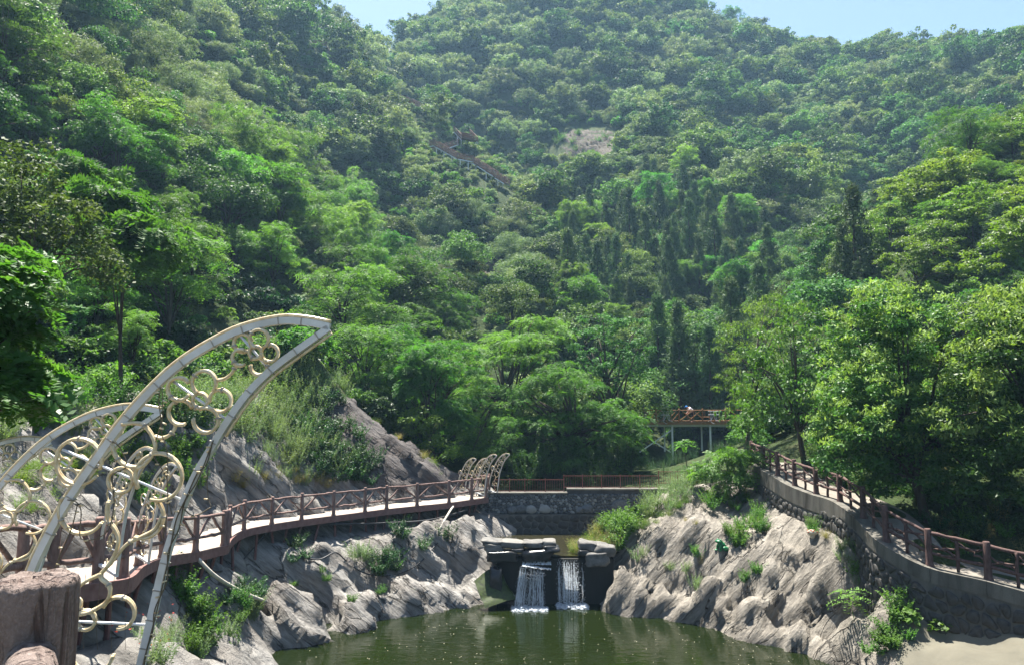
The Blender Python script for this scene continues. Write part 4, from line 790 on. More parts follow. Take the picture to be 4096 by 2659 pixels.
# ---------------------------------------------------------------- stone walls
def clip_poly(poly, p, n):
    out = []
    for i in range(len(poly)):
        a, b = poly[i], poly[(i + 1) % len(poly)]; da, db = (a - p) @ n, (b - p) @ n
        if da <= 0: out.append(a)
        if (da < 0) != (db < 0) and abs(da - db) > 1e-9: out.append(a + (b - a) * (da / (da - db)))
    return out
def cells(w_, h_, size, jit=0.38, aspect=1.0):
    nx_, ny_ = max(1, round(w_ / (size * aspect))), max(1, round(h_ / size)); sx, sy = w_ / nx_, h_ / ny_; S = {}
    for j in range(-1, ny_ + 1):
        for i in range(-1, nx_ + 2): S[i, j] = np.array(((i + 0.5 + (0.5 if j % 2 else 0) + rng.uniform(-jit, jit)) * sx, (j + 0.5 + rng.uniform(-jit, jit)) * sy))
    for j in range(ny_):
        for i in range(0 if j % 2 == 0 else -1, nx_ + 0):
            c = S[i, j]; poly = [np.array(q, float) for q in ((0, 0), (w_, 0), (w_, h_), (0, h_))]
            for dj in (-2, -1, 0, 1, 2):
                for di in (-2, -1, 0, 1, 2):
                    o = S.get((i + di, j + dj))
                    if o is None or (di == 0 and dj == 0): continue
                    poly = clip_poly(poly, (c + o) / 2, o - c)
                    if len(poly) < 3: break
                if len(poly) < 3: break
            if len(poly) >= 3:
                a = 0.5 * abs(sum(poly[k][0] * poly[(k + 1) % len(poly)][1] - poly[(k + 1) % len(poly)][0] * poly[k][1] for k in range(len(poly))))
                if a > 0.15 * sx * sy: yield np.array(poly)
def stone_mesh(poly, gap, depth, fn, mat, rough=0.25):           # rounded flat-faced stone on the surface fn(s,t,out)
    c = poly.mean(0); q = []
    for k in range(len(poly)):                                     # cut corners once
        a, b = poly[k], poly[(k + 1) % len(poly)]; q += [a * 0.75 + b * 0.25, a * 0.25 + b * 0.75]
    q = np.array(q); d = q - c; ln = np.linalg.norm(d, axis=1, keepdims=True); q0 = c + d * np.clip(1 - gap / ln, 0.3, 1); q1 = c + d * np.clip(1 - (gap + depth * 0.9) / ln, 0.2, 1)
    q1 += rng.normal(0, depth * 0.15, q1.shape); n = len(q); dp = depth * (1 + rough * rng.normal(0, 1))
    V = [fn(*p, -0.02) for p in q0] + [fn(*p, dp * 0.65) for p in q0 * 0.97 + c * 0.03] + [fn(*p, dp * (1 + 0.2 * rng.normal())) for p in q1] + [fn(*c, dp * 1.1)]
    F = [(r * n + k, r * n + (k + 1) % n, (r + 1) * n + (k + 1) % n, (r + 1) * n + k) for r in (0, 1) for k in range(n)]; F3 = [(2 * n + k, 2 * n + (k + 1) % n, 3 * n) for k in range(n)]
    return V, F + F3
def wall_stones(parent, gen, fn, mat, gap, depth, limit=300, name='stone', label=None):
    lst = list(gen); restmb = MB(); lst.sort(key=lambda q: -np.ptp(q[:, 0]) * np.ptp(q[:, 1]))
    for k, poly in enumerate(lst):
        V, F = stone_mesh(poly, gap, depth, fn, mat)
        if k < limit:
            o = MB().add(V, F).obj(name, mat, None, smooth=True); local(o, np.mean(V, 0)); pl = Vector(parent.location); o.parent = parent; o.location = o.location - pl
        else: restmb.add(V, F)
    if restmb.v: o = restmb.obj('small_stones', mat, None, smooth=True); o['kind'] = 'stuff'; inv(o, parent)
    return len(lst)
# back wall across the upper pool
BY = 39.6; xw0, xw1 = P(478, 500, BY)[0], P(668, 500, BY)[0]; zt0, zt1 = 3.98, 4.18; xs = P(567.5, 500, BY)[0]
bw = empty('stone_wall', ((xw0 + xw1) / 2, BY, UZ), 'dark stone wall of cobbles over big mortared blocks behind the upper pool', 'wall')
mb = MB(); mb.box(((xw0 + xs) / 2, BY + 0.35, (zt0 + 0.9) / 2), (xs - xw0, 0.6, zt0 - 0.9)); wpart(mb, 'wall_body', M['mortar_dark'], bw)
mb = MB(); mb.box(((xs + xw1) / 2, BY + 0.352, (zt1 + 0.9) / 2), (xw1 - xs, 0.6, zt1 - 0.9)); wpart(mb, 'wall_body', M['mortar_dark'], bw)
for a, b, z in ((xw0, xs, zt0), (xs, xw1, zt1)):
    mb = MB(); mb.box(((a + b) / 2, BY + 0.33, z + 0.035), (b - a + 0.02, 0.74, 0.09)); wpart(mb, 'coping', M['coping'], bw, bevel=0.015)
zl = 2.95; mb = MB(); mb.box(((xw0 + xw1) / 2 + 0.3, BY - 0.06, (zl + 1.2) / 2 + 0.0), (xw1 - xw0 - 0.6, 0.25, zl - 1.2)); wpart(mb, 'lower_face', M['mortar'], bw)
wall_stones(bw, cells(xw1 - xw0 - 0.6, zl - UZ + 0.1, 0.34, 0.36, 1.35), lambda s, t_, o: (xw0 + 0.6 + s, BY - 0.185 - o, UZ - 0.12 + t_), M['wall_stone'], 0.012, 0.02, 140, 'block')
wall_stones(bw, cells(xw1 - xw0 - 0.2, zt0 - zl - 0.0, 0.155, 0.42, 1.2), lambda s, t_, o: (xw0 + 0.1 + s, BY + 0.045 - o, zl + 0.01 + t_), M['cobble'], 0.006, 0.07, 300, 'cobble')
for k in range(7):                                                   # a few large boulders set in the cobbles
    u_ = (512, 521, 531, 545, 580, 588, 620)[k]; c = P(u_, 512 - 3 * (k % 2), BY - 0.06); s_ = (0.3, 0.34, 0.33, 0.34, 0.26, 0.36, 0.55)[k]; c[2] = zl + s_ * 0.75
    q = np.array([(math.cos(a) * s_ * rng.uniform(0.8, 1.1), math.sin(a) * s_ * 0.72 * rng.uniform(0.8, 1.1)) for a in np.arange(9) * 0.698]); V, F = stone_mesh(q + 5, 0.0, 0.13, lambda s, t_, o: (c[0] + s - 5, BY + 0.02 - o, c[2] + t_ - 5), None)
    o = MB().add(V, F).obj('boulder', M['cobble'], None, smooth=True); local(o, np.mean(V, 0)); o.parent = bw; o.location = o.location - Vector(bw.location)
# metal fence on that wall
fpx = [(494.7, 0), (509.6, 0), (524.8, 0), (545.4, 0), (564, 0), (582.6, 1), (601.6, 1), (620.5, 1), (640, 1), (659, 1), (678, 2), (697, 2)]
fe = empty('metal_fence', (xs, BY + 0.45, zt0), 'thin rust-red metal fence along the top of the dark stone wall', 'fence'); FY = BY + 0.45; FH = 0.66
fp = [np.array((P(u, 490, FY)[0], FY, (zt0 if k == 0 else zt1 if k == 1 else zt1 + 0.22) + 0.05)) for u, k in fpx]
for i, b in enumerate(fp):
    mb = MB(); z1 = b[2] + FH + 0.06; 
    if i == 4: z1 += zt1 - zt0
    if i == 9: z1 += 0.22
    mb.bar(b - (0, 0, 0.12), (b[0], b[1], z1), 0.05, 0.05); wpart(mb, 'fence_post', M['fence'], fe)
    if i + 1 < len(fp):
        c = fp[i + 1].copy(); z = max(b[2], c[2]); a = np.array((b[0], b[1], z)); c[2] = z
        for nm, hz in (('top_rail', FH), ('bottom_rail', 0.07)):
            mb = MB(); mb.bar(a + (0.02, 0, hz), c + (-0.02, 0, hz), 0.03, 0.03); wpart(mb, nm, M['fence'], fe)
        nb = max(3, int(round((c[0] - a[0]) / 0.13)))
        for q in range(1, nb):
            p = a + (c - a) * q / nb; mb = MB(); mb.bar(p + (0, 0, 0.07), p + (0, 0, FH), 0.014, 0.014); wpart(mb, 'fence_bar', M['fence'], fe)
# right retaining wall under the path
RBS = smooth_pts(RB, 6); RNS = side_normals(RBS); WO = RBS + RNS * 0.28; NRW = RNS
seg = np.concatenate([[0], np.cumsum(np.linalg.norm(np.diff(WO, axis=0), axis=1))])
def wallfn(s, t_, o):
    p = np.array([np.interp(s, seg, WO[:, k]) for k in range(3)]); n_ = unit(np.array([np.interp(s, seg, NRW[:, k]) for k in range(3)])); b = -0.10 * (t_ / 3.0)
    return p + n_ * (o - b * 1.0) - np.array((0, 0, t_))
rw = empty('retaining_wall', WO[20], 'curved dark stone retaining wall with a concrete coping carrying the hillside path', 'wall')
def strip(name, s0, s1, z0, z1, out, mat, th=0.25, n=70):
    mb = MB(); ss = np.linspace(s0, s1, n); V = []
    for s in ss: V += [wallfn(s, z0, out), wallfn(s, z1, out), wallfn(s, z1, out - th), wallfn(s, z0, out - th)]
    F = [(4 * i + j, 4 * i + (j + 1) % 4, 4 * i + 4 + (j + 1) % 4, 4 * i + 4 + j) for i in range(n - 1) for j in range(4)] + [(0, 1, 2, 3), (4 * n - 1, 4 * n - 2, 4 * n - 3, 4 * n - 4)]
    mb.add(V, F); return wpart(mb, name, M[mat], rw)
SL = seg[-1]; strip('wall_body', 0, SL, 0.05, 3.6, 0.0, 'mortar', 0.3)
npan = 14
for k in range(npan): strip('coping', SL * k / npan + 0.006, SL * (k + 1) / npan - 0.006, -0.02, 0.40 if k < 6 else 0.62, 0.035, 'coping', 0.42, 8)
wall_stones(rw, [q for q in cells(SL * 0.52, 2.3, 0.38, 0.38, 1.0)], lambda s, t_, o: wallfn(s, t_ + 0.44, o), M['wall_stone'], 0.03, 0.06, 300)
wall_stones(rw, [q + (SL * 0.52, 0) for q in cells(SL * 0.47, 1.3, 0.36, 0.38, 1.0)], lambda s, t_, o: wallfn(s, t_ + 0.68, o), M['wall_stone'], 0.03, 0.05, 300)
mb = MB(); inn = smooth_pts(RPI, 6); ribbon(mb, WO - RNS * 0.2 + (0, 0, 0.006), inn + (0, 0, 0.006), 0.12); o = mb.obj('path', M['path']); tag(o, 'dusty concrete path climbing along the top of the retaining wall', kind='structure')
log_railing('log_railing', [b + np.array((0, 0, 0.0)) for b in RB], 'dark brown faux-log railing with crooked branches along the hillside path', None, M['log_dark'], h=1.1, pr=0.10, rr=0.055, braces='branch')

# ---------------------------------------------------------------- dam, slabs, falling water
DY = 33.0
mb = MB(); xa, xb = P(497, 560, DY)[0], P(614, 560, DY)[0]; mb.box(((xa + xb) / 2, DY + 0.25, 0.55), (xb - xa, 0.5, 2.7)); o = mb.obj('dam_wall', M['dam'], bevel=0.03); tag(o, 'black wet concrete dam face behind the falling water', 'dam')
def slab_rock(u0, u1, v0, v1, d, depth, mat, label, tilt=0.0, seed=0):
    a, b = P(u0, v1, d), P(u1, v0, d); c = (a + b) / 2; sx, sz = abs(b[0] - a[0]) / 2, abs(b[2] - a[2]) / 2
    n, k = 30, 13; V = []
    for i in range(k):
        ph = -math.pi / 2 + math.pi * i / (k - 1)
        for j in range(n):
            th = 2 * math.pi * j / n; d_ = np.array((math.copysign(abs(math.cos(th)) ** 0.38, math.cos(th)) * max(math.cos(ph), 0) ** 0.28, math.copysign(abs(math.sin(th)) ** 0.38, math.sin(th)) * max(math.cos(ph), 0) ** 0.28, math.copysign(abs(math.sin(ph)) ** 0.45, math.sin(ph))))
            p = d_ * (1 + 0.30 * fbm(d_ * 1.5 + seed * 3.3, 4, seed)) * (sx, depth / 2, sz); p = p * (1 + 0.10 * fbm(np.array((p[0] * 2, p[1] * 2, p[2] * 14)) + seed, 3, seed + 2)); p[2] += tilt * p[0] + 0.10 * sz * vnoise(np.array((p[0] * 3, p[1] * 3, seed)), seed + 4); V.append(p)
    F = [(i * n + j, i * n + (j + 1) % n, (i + 1) * n + (j + 1) % n, (i + 1) * n + j) for i in range(k - 1) for j in range(n)]
    o = MB().add(V, F).obj('slab_rock', M[mat], smooth=True); o.location = [float(q) for q in c + np.array((0, depth * 0.3, 0))]
    return tag(o, label, 'rock', 'flat rocks along the dam crest')
slab_rock(482, 503, 539, 545.5, 33.0, 1.0, 'slab', 'pale flat slab wedged against the grey bedrock at the dam crest', -0.05, 1)
slab_rock(485, 503, 543, 552, 32.9, 0.9, 'slab', 'darker slab under the crest slabs beside the grey bedrock', -0.1, 2)
slab_rock(499, 524.5, 540.5, 547.5, 33.0, 1.0, 'slab', 'longest pale slab of the dam crest', -0.03, 3)
slab_rock(523, 544, 540.8, 547, 33.0, 1.0, 'slab', 'flat slab of the dam crest above the wider waterfall', 0.0, 4)
slab_rock(542, 556, 539.6, 546, 33.05, 0.9, 'slab', 'raised square slab between the two waterfalls', 0.0, 5)
slab_rock(543, 560, 544.8, 552, 32.85, 0.9, 'wet_slab', 'wet dark rock jutting out between the two waterfalls', 0.04, 6)
slab_rock(487, 517, 550, 561, 32.75, 0.9, 'wet_slab', 'black wet boulder overhanging the dam face beside the wider waterfall', 0.0, 7)
slab_rock(511, 525, 547.5, 552, 32.8, 0.7, 'wet_slab', 'small wet stone at the upper edge of the wider waterfall', 0.0, 8)
slab_rock(579, 597, 541, 549.5, 33.0, 1.0, 'slab', 'pale sloping slab right beside the narrow waterfall', -0.14, 9)
slab_rock(594, 616, 544, 555.5, 32.9, 1.1, 'slab', 'big tan slab resting against the pale bedrock at the dam crest', -0.1, 10)
slab_rock(586, 609, 552, 565, 32.7, 0.9, 'slab', 'angular grey boulder below the tan slab at the dam', 0.05, 11)
slab_rock(521, 553, 549, 560, 32.8, 0.9, 'wet_slab', 'broad wet boulder under the wider waterfall', 0.06, 12)
slab_rock(578, 592, 548.5, 556, 32.85, 0.8, 'wet_slab', 'black wet rock beside the narrow waterfall lip', 0.0, 13)
A_, B_ = P(495, 566, 32.95), P(514.5, 599, 32.1); rows = [(A_ + (-0.9, -0.5, -0.5), B_ + (-1.2, -0.35, -0.25)), (A_ + (-0.35, -0.12, -0.12), B_ + (-0.35, -0.1, -0.02)), (A_, B_), (A_ + (0.12, 0.15, -0.06), B_ + (0.10, 0.25, -0.1)), (A_ + (0.2, 0.5, -0.6), B_ + (0.15, 0.8, -0.5))]; V = []
for i in range(13):
    for a_, b_ in rows: q = a_ * (1 - i / 12) + b_ * (i / 12); V.append(q + np.array((1, -0.6, 1)) * 0.09 * fbm(q * 2.2, 3, 9))
o = MB().add(V, [(5 * i + j, 5 * i + j + 1, 5 * i + 6 + j, 5 * i + 5 + j) for i in range(12) for j in range(4)]).obj('mossy_ledge', M['moss'], smooth=True); local(o, B_); tag(o, 'dark mossy ledge running down beside the wider waterfall', kind='structure')
slab_rock(489, 502, 566, 598, 32.5, 0.9, 'wet_slab', 'dark wet rock between the grey bedrock and the mossy rock', -0.3, 22)
def waterfall(name, label, x0, x1, ytop, ztop, fwd, n, spreadl=0.0, dens=None):
    e = empty(name, ((x0 + x1) / 2, ytop, 0), label, 'waterfall'); P_, S_ = [], []
    clumps = [((dens(r_) if dens else r_), rng.choice([0.008, 0.02, 0.05])) for r_ in rng.random(16)]
    for k in range(n):
        cl_ = clumps[int(rng.integers(len(clumps)))]; f = float(np.clip(cl_[0] + rng.normal(0, cl_[1]), 0, 1)); x = x0 + (x1 - x0) * f; t0 = rng.random() ** 0.7 * 0.75; ln = rng.uniform(0.06, 0.5); t1 = min(1.0, t0 + ln); w_ = rng.uniform(0.0018, 0.0062); pts = []
        ph = rng.uniform(0, 6)
        for q in np.linspace(t0, t1, 6):
            yy = ytop - fwd * math.sqrt(q) - 0.02 * f; pts.append(((x - spreadl * (1 - f) * q + 0.02 * math.sin(q * 16 + ph)), yy, ztop * (1 - q)))
        pts = np.array(pts); ww = w_ * np.sin(np.linspace(0.25, math.pi - 0.1, 6)); V = np.stack([pts - np.outer(ww, (1, 0.3, 0)), pts + np.outer(ww, (1, 0.3, 0))], 1)
        for i in range(5): P_ += [V[i, 0], V[i, 1], V[i + 1, 1], V[i + 1, 0]]
    V = np.array(P_); o = bpy.data.objects.new('water_strands', mesh_np('water_strands', V, np.arange(len(V)).reshape(-1, 4), M['fall'])); inv(link(o), e); o['kind'] = 'stuff'
    nd = n * 5; f = rng.random(nd); q = rng.random(nd) ** 0.6; c = np.stack([x0 - 0.06 + (x1 - x0 + 0.12) * f - spreadl * (1 - f) * q + rng.normal(0, 0.03, nd), ytop - fwd * np.sqrt(q) + rng.normal(0, 0.05, nd), ztop * (1 - q)], 1); r = rng.uniform(0.004, 0.011, nd)
    octa = np.array([(1, 0, 0), (0, 1, 0), (-1, 0, 0), (0, -1, 0), (0, 0, 1.6), (0, 0, -1.6)]); V = (c[:, None] + octa[None] * r[:, None, None]).reshape(-1, 3); Fo = np.array([(0, 1, 4), (1, 2, 4), (2, 3, 4), (3, 0, 4), (1, 0, 5), (2, 1, 5), (3, 2, 5), (0, 3, 5)]); F = (np.arange(nd)[:, None, None] * 6 + Fo).reshape(-1, 3)
    o = bpy.data.objects.new('water_drops', mesh_np('water_drops', V, F, M['fall'])); inv(link(o), e); o['kind'] = 'stuff'
    # foam where it lands
    m = 620; a = rng.normal(0, 1, (m, 2)); cx = x0 - spreadl + rng.random(m) * (x1 - x0 + spreadl + 0.25) - 0.1; cc = np.stack([cx, ytop - fwd - 0.12 + a[:, 0] * 0.16, np.abs(a[:, 1]) * 0.035], 1); r = rng.uniform(0.015, 0.07, m)
    V = (cc[:, None] + octa[None] * r[:, None, None] * (1.6, 1, 0.35)).reshape(-1, 3); F = (np.arange(m)[:, None, None] * 6 + Fo).reshape(-1, 3)
    o = bpy.data.objects.new('foam', mesh_np('foam', V, F, M['fall'])); inv(link(o), e); o['kind'] = 'stuff'; return e
xf = lambda u: P(u, 560, 32.4)[0]
def left_heavy(r): return r ** 1.7
wf = waterfall('waterfall', 'wider waterfall arching off a wet boulder with a dense frothy edge', xf(521), xf(543), 32.5, 1.72, 0.28, 430, 0.28, left_heavy)
V = []; 
for k in range(420):                                               # thin sheet over the boulder top
    f = rng.random(); x = xf(522) + (xf(551) - xf(522)) * f; y0 = 32.9 - rng.random() * 0.45; z = 1.80 - 0.10 * (32.9 - y0) / 0.5 - 0.16 * (f if y0 < 32.6 else 0) + 0.012; l_ = rng.uniform(0.03, 0.12); V += [(x, y0, z), (x + 0.02, y0, z), (x + 0.025, y0 - l_, z - 0.03), (x + 0.003, y0 - l_, z - 0.03)]
o = bpy.data.objects.new('water_sheet', mesh_np('water_sheet', V, np.arange(len(V)).reshape(-1, 4), M['fall'])); inv(link(o), wf); o['kind'] = 'stuff'
waterfall('waterfall', 'narrow straight waterfall dropping from the gap in the crest slabs', xf(559), xf(578), 32.75, 1.93, 0.12, 330, 0.0)
waterfall('water_trickle', 'single thin trickle of water next to the narrow waterfall', xf(582.4), xf(583.4), 32.6, 1.85, 0.05, 16, 0.0)
# floating petals on the pool
m = 420; uu_ = rng.uniform(300, 840, m); vv_ = 598 + 66 * rng.random(m) ** 1.3; cc = np.array([PZ(a, b, 0.006) for a, b in zip(uu_, vv_)]); ok_ = height(cc[:, 0], cc[:, 1]) < -0.15; cc = cc[ok_]; r = rng.uniform(0.008, 0.026, len(cc)); a = rng.uniform(0, 6.28, len(cc))
qd = np.array([(1, 0), (0, 0.7), (-1, 0), (0, -0.7)]); V = np.stack([cc[:, None, 0] + r[:, None] * (qd[None, :, 0] * np.cos(a)[:, None] - qd[None, :, 1] * np.sin(a)[:, None]), cc[:, None, 1] + r[:, None] * (qd[None, :, 0] * np.sin(a)[:, None] + qd[None, :, 1] * np.cos(a)[:, None]), cc[:, None, 2] + np.zeros((1, 4))], -1).reshape(-1, 3)
o = bpy.data.objects.new('floating_petals', mesh_np('floating_petals', V, np.arange(len(V)).reshape(-1, 4), M['cream'])); link(o); tag(o, 'pale petals and specks floating on the pool', kind='stuff')

# ---------------------------------------------------------------- wooden platform with a person, right of the valley
PD = 64.6; zdk = P(680, 421.7, PD)[2]
pl = empty('wooden_platform', P(690, 422, PD), 'orange-brown wooden platform on pale steel legs under the trees', 'platform'); xl, xr = P(638, 420, PD)[0], P(760, 420, PD)[0]; py = PD
mb = MB(); mb.box(((xl + xr) / 2, py + 1.6, zdk - 0.05), (xr - xl, 3.2, 0.10)); wpart(mb, 'deck', M['orange_wood'], pl)
mb = MB(); mb.box(((xl + xr) / 2, py - 0.03, zdk - 0.07), (xr - xl + 0.1, 0.06, 0.22)); wpart(mb, 'fascia', M['orange_wood'], pl)
for k in range(3): mb = MB(); mb.bar((xl, py + 0.5 + k, zdk - 0.26), (xr, py + 0.5 + k, zdk - 0.26), 0.12, 0.22); wpart(mb, 'steel_beam', M['steel'], pl)
def px3(u, v, d=PD): return P(u, v, d)
for u in (672, 710, 748):
    t_ = px3(u, 424, PD + 0.3); t_[2] = zdk - 0.1; g = float(height(t_[0], t_[1])[0]); mb = MB(); mb.bar(t_, (t_[0], t_[1], g - 0.4), 0.14, 0.14); wpart(mb, 'leg', M['white'], pl)
    mb = MB(); mb.bar(t_ + (-0.35, 1.6, 0), (t_[0] - 0.35, t_[1] + 1.6, g - 0.4), 0.12, 0.12); wpart(mb, 'leg', M['white'], pl)
for a, b in (((638, 452.5), (671, 429.6)), ((650, 438.5), (671, 451.5))): mb = MB(); mb.bar(px3(*a, PD + 0.25), px3(*b, PD + 0.25), 0.09, 0.09); wpart(mb, 'diagonal_brace', M['white'], pl)
pr_ = empty('wooden_railing', P(690, 422, PD), 'orange-brown lattice railing along the wooden platform edge', 'railing'); us_ = [638, 656.5, 679.4, 703, 726, 750]; RH = 1.05
for i, u in enumerate(us_):
    b = np.array((P(u, 421, PD)[0], PD + 0.08, zdk)); mb = MB(); mb.tube([b, b + (0, 0, RH), b + (0, 0, RH + 0.1), b + (0, 0, RH + 0.16)], [0.07, 0.07, 0.075, 0.03], 8); wpart(mb, 'post', M['orange_wood'], pr_)
    if i + 1 < len(us_):
        c = np.array((P(us_[i + 1], 421, PD)[0], PD + 0.08, zdk)); up = np.array((0, 0, 1.0)); Lh = c - a if False else c - b
        for nm, z in (('top_rail', RH), ('bottom_rail', 0.14)): mb = MB(); mb.tube([b + up * z, c + up * z], 0.036, 7); wpart(mb, nm, M['orange_wood'], pr_)
        pats = {0: [((.1, .14), (.55, 1)), ((.35, 1), (.9, .14)), ((.3, .6), (.62, .6)), ((.7, .3), (.98, .9))], 1: [((0, .5), (.18, 1)), ((.18, 1), (.4, .6)), ((.4, .6), (.2, .14)), ((.2, .14), (0, .5)), ((.34, .14), (.34, 1)), ((.66, .14), (.66, 1)), ((.66, .5), (.9, 1)), ((.7, .14), (1, .8))], 2: [((.02, .14), (.6, 1)), ((.1, 1), (.6, .14)), ((.4, .14), (.95, 1)), ((.6, 1), (1, .3)), ((.37, .14), (.37, .5)), ((.62, .14), (.62, 1))], 3: [((.3, .14), (.3, 1)), ((.5, .14), (.5, 1)), ((.72, .14), (.72, 1)), ((.1, .45), (.1, 1)), ((0, .45), (.3, .45))], 4: [((.1, .14), (.9, 1)), ((.1, 1), (.9, .14))]}[i]
        for (a0, z0), (a1, z1) in pats: mb = MB(); mb.tube([b + Lh * a0 + up * z0 * RH, b + Lh * a1 + up * z1 * RH], 0.03, 6); wpart(mb, 'lattice_bar', M['orange_wood'], pr_)
# wire frames hung on the railing
for u0, lab in ((666.5, 'bent grey wire frame hanging on the platform railing left of the bending person'), (713.5, 'bent grey wire frame hanging on the platform railing beyond the bending person')):
    c = np.array((P(u0, 421, PD)[0], PD - 0.06, zdk)); mb = MB()
    for dx in (-0.28, -0.2, 0.2, 0.28): mb.tube([c + (dx, 0, 0.12), c + (dx, 0, 1.0)], 0.013, 5)
    for z in (0.62, 0.7, 0.98): mb.tube([c + (-0.45, 0, z), c + (0.45, 0, z)], 0.013, 5)
    mb.tube(smooth_pts([c + (0.0, 0, 1.0), c + (-0.02, 0, 0.6), c + (-0.2, 0, 0.25), c + (-0.5, -0.02, 0.1)], 4), 0.013, 5); mb.tube(smooth_pts([c + (0.05, 0, 1.0), c + (0.06, 0, 0.5), c + (0.2, 0, 0.2), c + (0.5, -0.02, 0.12)], 4), 0.013, 5); mb.tube(smooth_pts([c + (-0.3, -0.02, 0.1), c + (-0.1, -0.04, -0.05), c + (0.05, -0.02, -0.12)], 4), 0.016, 5)
    o = mb.obj('wire_frame', M['steel']); local(o, c); tag(o, lab, 'wire frame')
mb = MB(); c = P(642, 418.5, PD + 0.35); mb.box((c[0], c[1], zdk + 0.26), (0.56, 0.10, 0.50)); mb.box((c[0], c[1], zdk + 0.53), (0.60, 0.14, 0.04)); o = mb.obj('white_box', M['white'], bevel=0.01); local(o, (c[0], c[1], zdk)); tag(o, 'white box standing behind the lattice railing at the platform end', 'box')
c = P(640, 408.5, PD + 2.2); sg = empty('sign_board', (c[0], c[1], zdk), 'dark red notice board with three rows of faint lettering behind the platform railing', 'sign')
mb = MB(); mb.box((c[0], c[1], c[2]), (0.95, 0.06, 0.62)); wpart(mb, 'board', M['sign'], sg)
for dx in (-0.38, 0.38): mb = MB(); mb.bar((c[0] + dx, c[1] + 0.06, zdk - 0.05), (c[0] + dx, c[1] + 0.06, c[2] + 0.3), 0.07, 0.07); wpart(mb, 'leg', M['sign'], sg)
for r_ in range(3):
    mb = MB()
    for q in range(7): mb.box((c[0] - 0.2 + q * 0.072, c[1] - 0.034, c[2] + 0.2 - r_ * 0.2), (0.05, 0.006, 0.06))
    mb.box((c[0] + 0.38, c[1] - 0.034, c[2] + 0.2 - r_ * 0.2), (0.05, 0.006, 0.05)); wpart(mb, 'lettering', M['cream'], sg)
# the person bending over behind the railing
pp = P(692, 421.7, PD + 0.75); pp[2] = zdk
pe = empty('person', pp, 'person in white shirt and blue cap bending over behind the platform railing', 'person')
def skin(name, joints, edges, mat, sub=2):
    import bmesh
    bm = bmesh.new(); lay = bm.verts.layers.skin.verify(); vs = []
    for i, j in enumerate(joints):
        v_ = bm.verts.new(j[0]); v_[lay].radius = (j[1], j[1]); v_[lay].use_root = (i == 0); vs.append(v_)
    for p, q in edges: bm.edges.new((vs[p], vs[q]))
    me = bpy.data.meshes.new(name); bm.to_mesh(me); bm.free(); me.materials.append(mat); o = bpy.data.objects.new(name, me); link(o, pe)
    s = o.modifiers.new('skin', 'SKIN'); s.use_smooth_shade = True; b = o.modifiers.new('sub', 'SUBSURF'); b.levels = sub; b.render_levels = sub; return o
J = [((0.10, 0, 0.88), 0.13), ((0.0, 0, 1.08), 0.125), ((-0.16, 0, 1.24), 0.13), ((-0.27, 0, 1.29), 0.075), ((-0.34, 0, 1.31), 0.05), ((-0.43, 0, 1.32), 0.095), ((-0.47, 0, 1.29), 0.085),
     ((-0.20, -0.19, 1.22), 0.055), ((-0.26, -0.22, 0.96), 0.045), ((-0.40, -0.16, 0.78), 0.033), ((-0.47, -0.13, 0.73), 0.028), ((-0.20, 0.19, 1.22), 0.055), ((-0.27, 0.22, 0.96), 0.045), ((-0.42, 0.15, 0.80), 0.033), ((-0.48, 0.12, 0.75), 0.028),
     ((0.10, -0.10, 0.82), 0.10), ((0.04, -0.12, 0.45), 0.062), ((0.07, -0.12, 0.08), 0.045), ((-0.08, -0.13, 0.04), 0.035), ((0.10, 0.10, 0.82), 0.10), ((0.06, 0.12, 0.45), 0.062), ((0.09, 0.12, 0.08), 0.045), ((-0.06, 0.13, 0.04), 0.035)]
E = [(0, 1), (1, 2), (2, 3), (3, 4), (4, 5), (5, 6), (2, 7), (7, 8), (8, 9), (9, 10), (2, 11), (11, 12), (12, 13), (13, 14), (0, 15), (15, 16), (16, 17), (17, 18), (0, 19), (19, 20), (20, 21), (21, 22)]
skin('body', J, E, M['skin'])
skin('shirt', [((0.13, 0, 0.86), 0.155), ((0.0, 0, 1.08), 0.155), ((-0.16, 0, 1.245), 0.155), ((-0.25, 0, 1.285), 0.10), ((-0.20, -0.19, 1.22), 0.075), ((-0.25, -0.22, 1.02), 0.066), ((-0.20, 0.19, 1.22), 0.075), ((-0.26, 0.22, 1.02), 0.066)], [(0, 1), (1, 2), (2, 3), (2, 4), (4, 5), (2, 6), (6, 7)], M['shirt'])
skin('trousers', [((0.11, 0, 0.87), 0.145), ((0.10, -0.10, 0.80), 0.115), ((0.04, -0.12, 0.45), 0.08), ((0.07, -0.12, 0.10), 0.065), ((0.10, 0.10, 0.80), 0.115), ((0.06, 0.12, 0.45), 0.08), ((0.09, 0.12, 0.10), 0.065)], [(0, 1), (1, 2), (2, 3), (0, 4), (4, 5), (5, 6)], M['trousers'])
mb = MB(); V = []
for i, (z, r) in enumerate(((0, 0.118), (0.05, 0.117), (0.09, 0.09), (0.115, 0.04))):
    V += [(-0.44 + math.cos(a) * r - 0.015 * i, math.sin(a) * r, 1.345 + z) for a in np.arange(14) * 2 * math.pi / 14]
F = [(i * 14 + j, i * 14 + (j + 1) % 14, i * 14 + 14 + (j + 1) % 14, i * 14 + 14 + j) for i in range(3) for j in range(14)] + [tuple(42 + j for j in range(14))]; mb.add(V, F); mb.add([(-0.54, -0.09, 1.345), (-0.54, 0.09, 1.345), (-0.66, 0.06, 1.31), (-0.66, -0.06, 1.31), (-0.54, -0.09, 1.355), (-0.54, 0.09, 1.355), (-0.66, 0.06, 1.32), (-0.66, -0.06, 1.32)], [(3, 2, 1, 0), (4, 5, 6, 7), (0, 1, 5, 4), (1, 2, 6, 5), (2, 3, 7, 6), (3, 0, 4, 7)]); mb.obj('cap', M['cap'], pe, smooth=True)
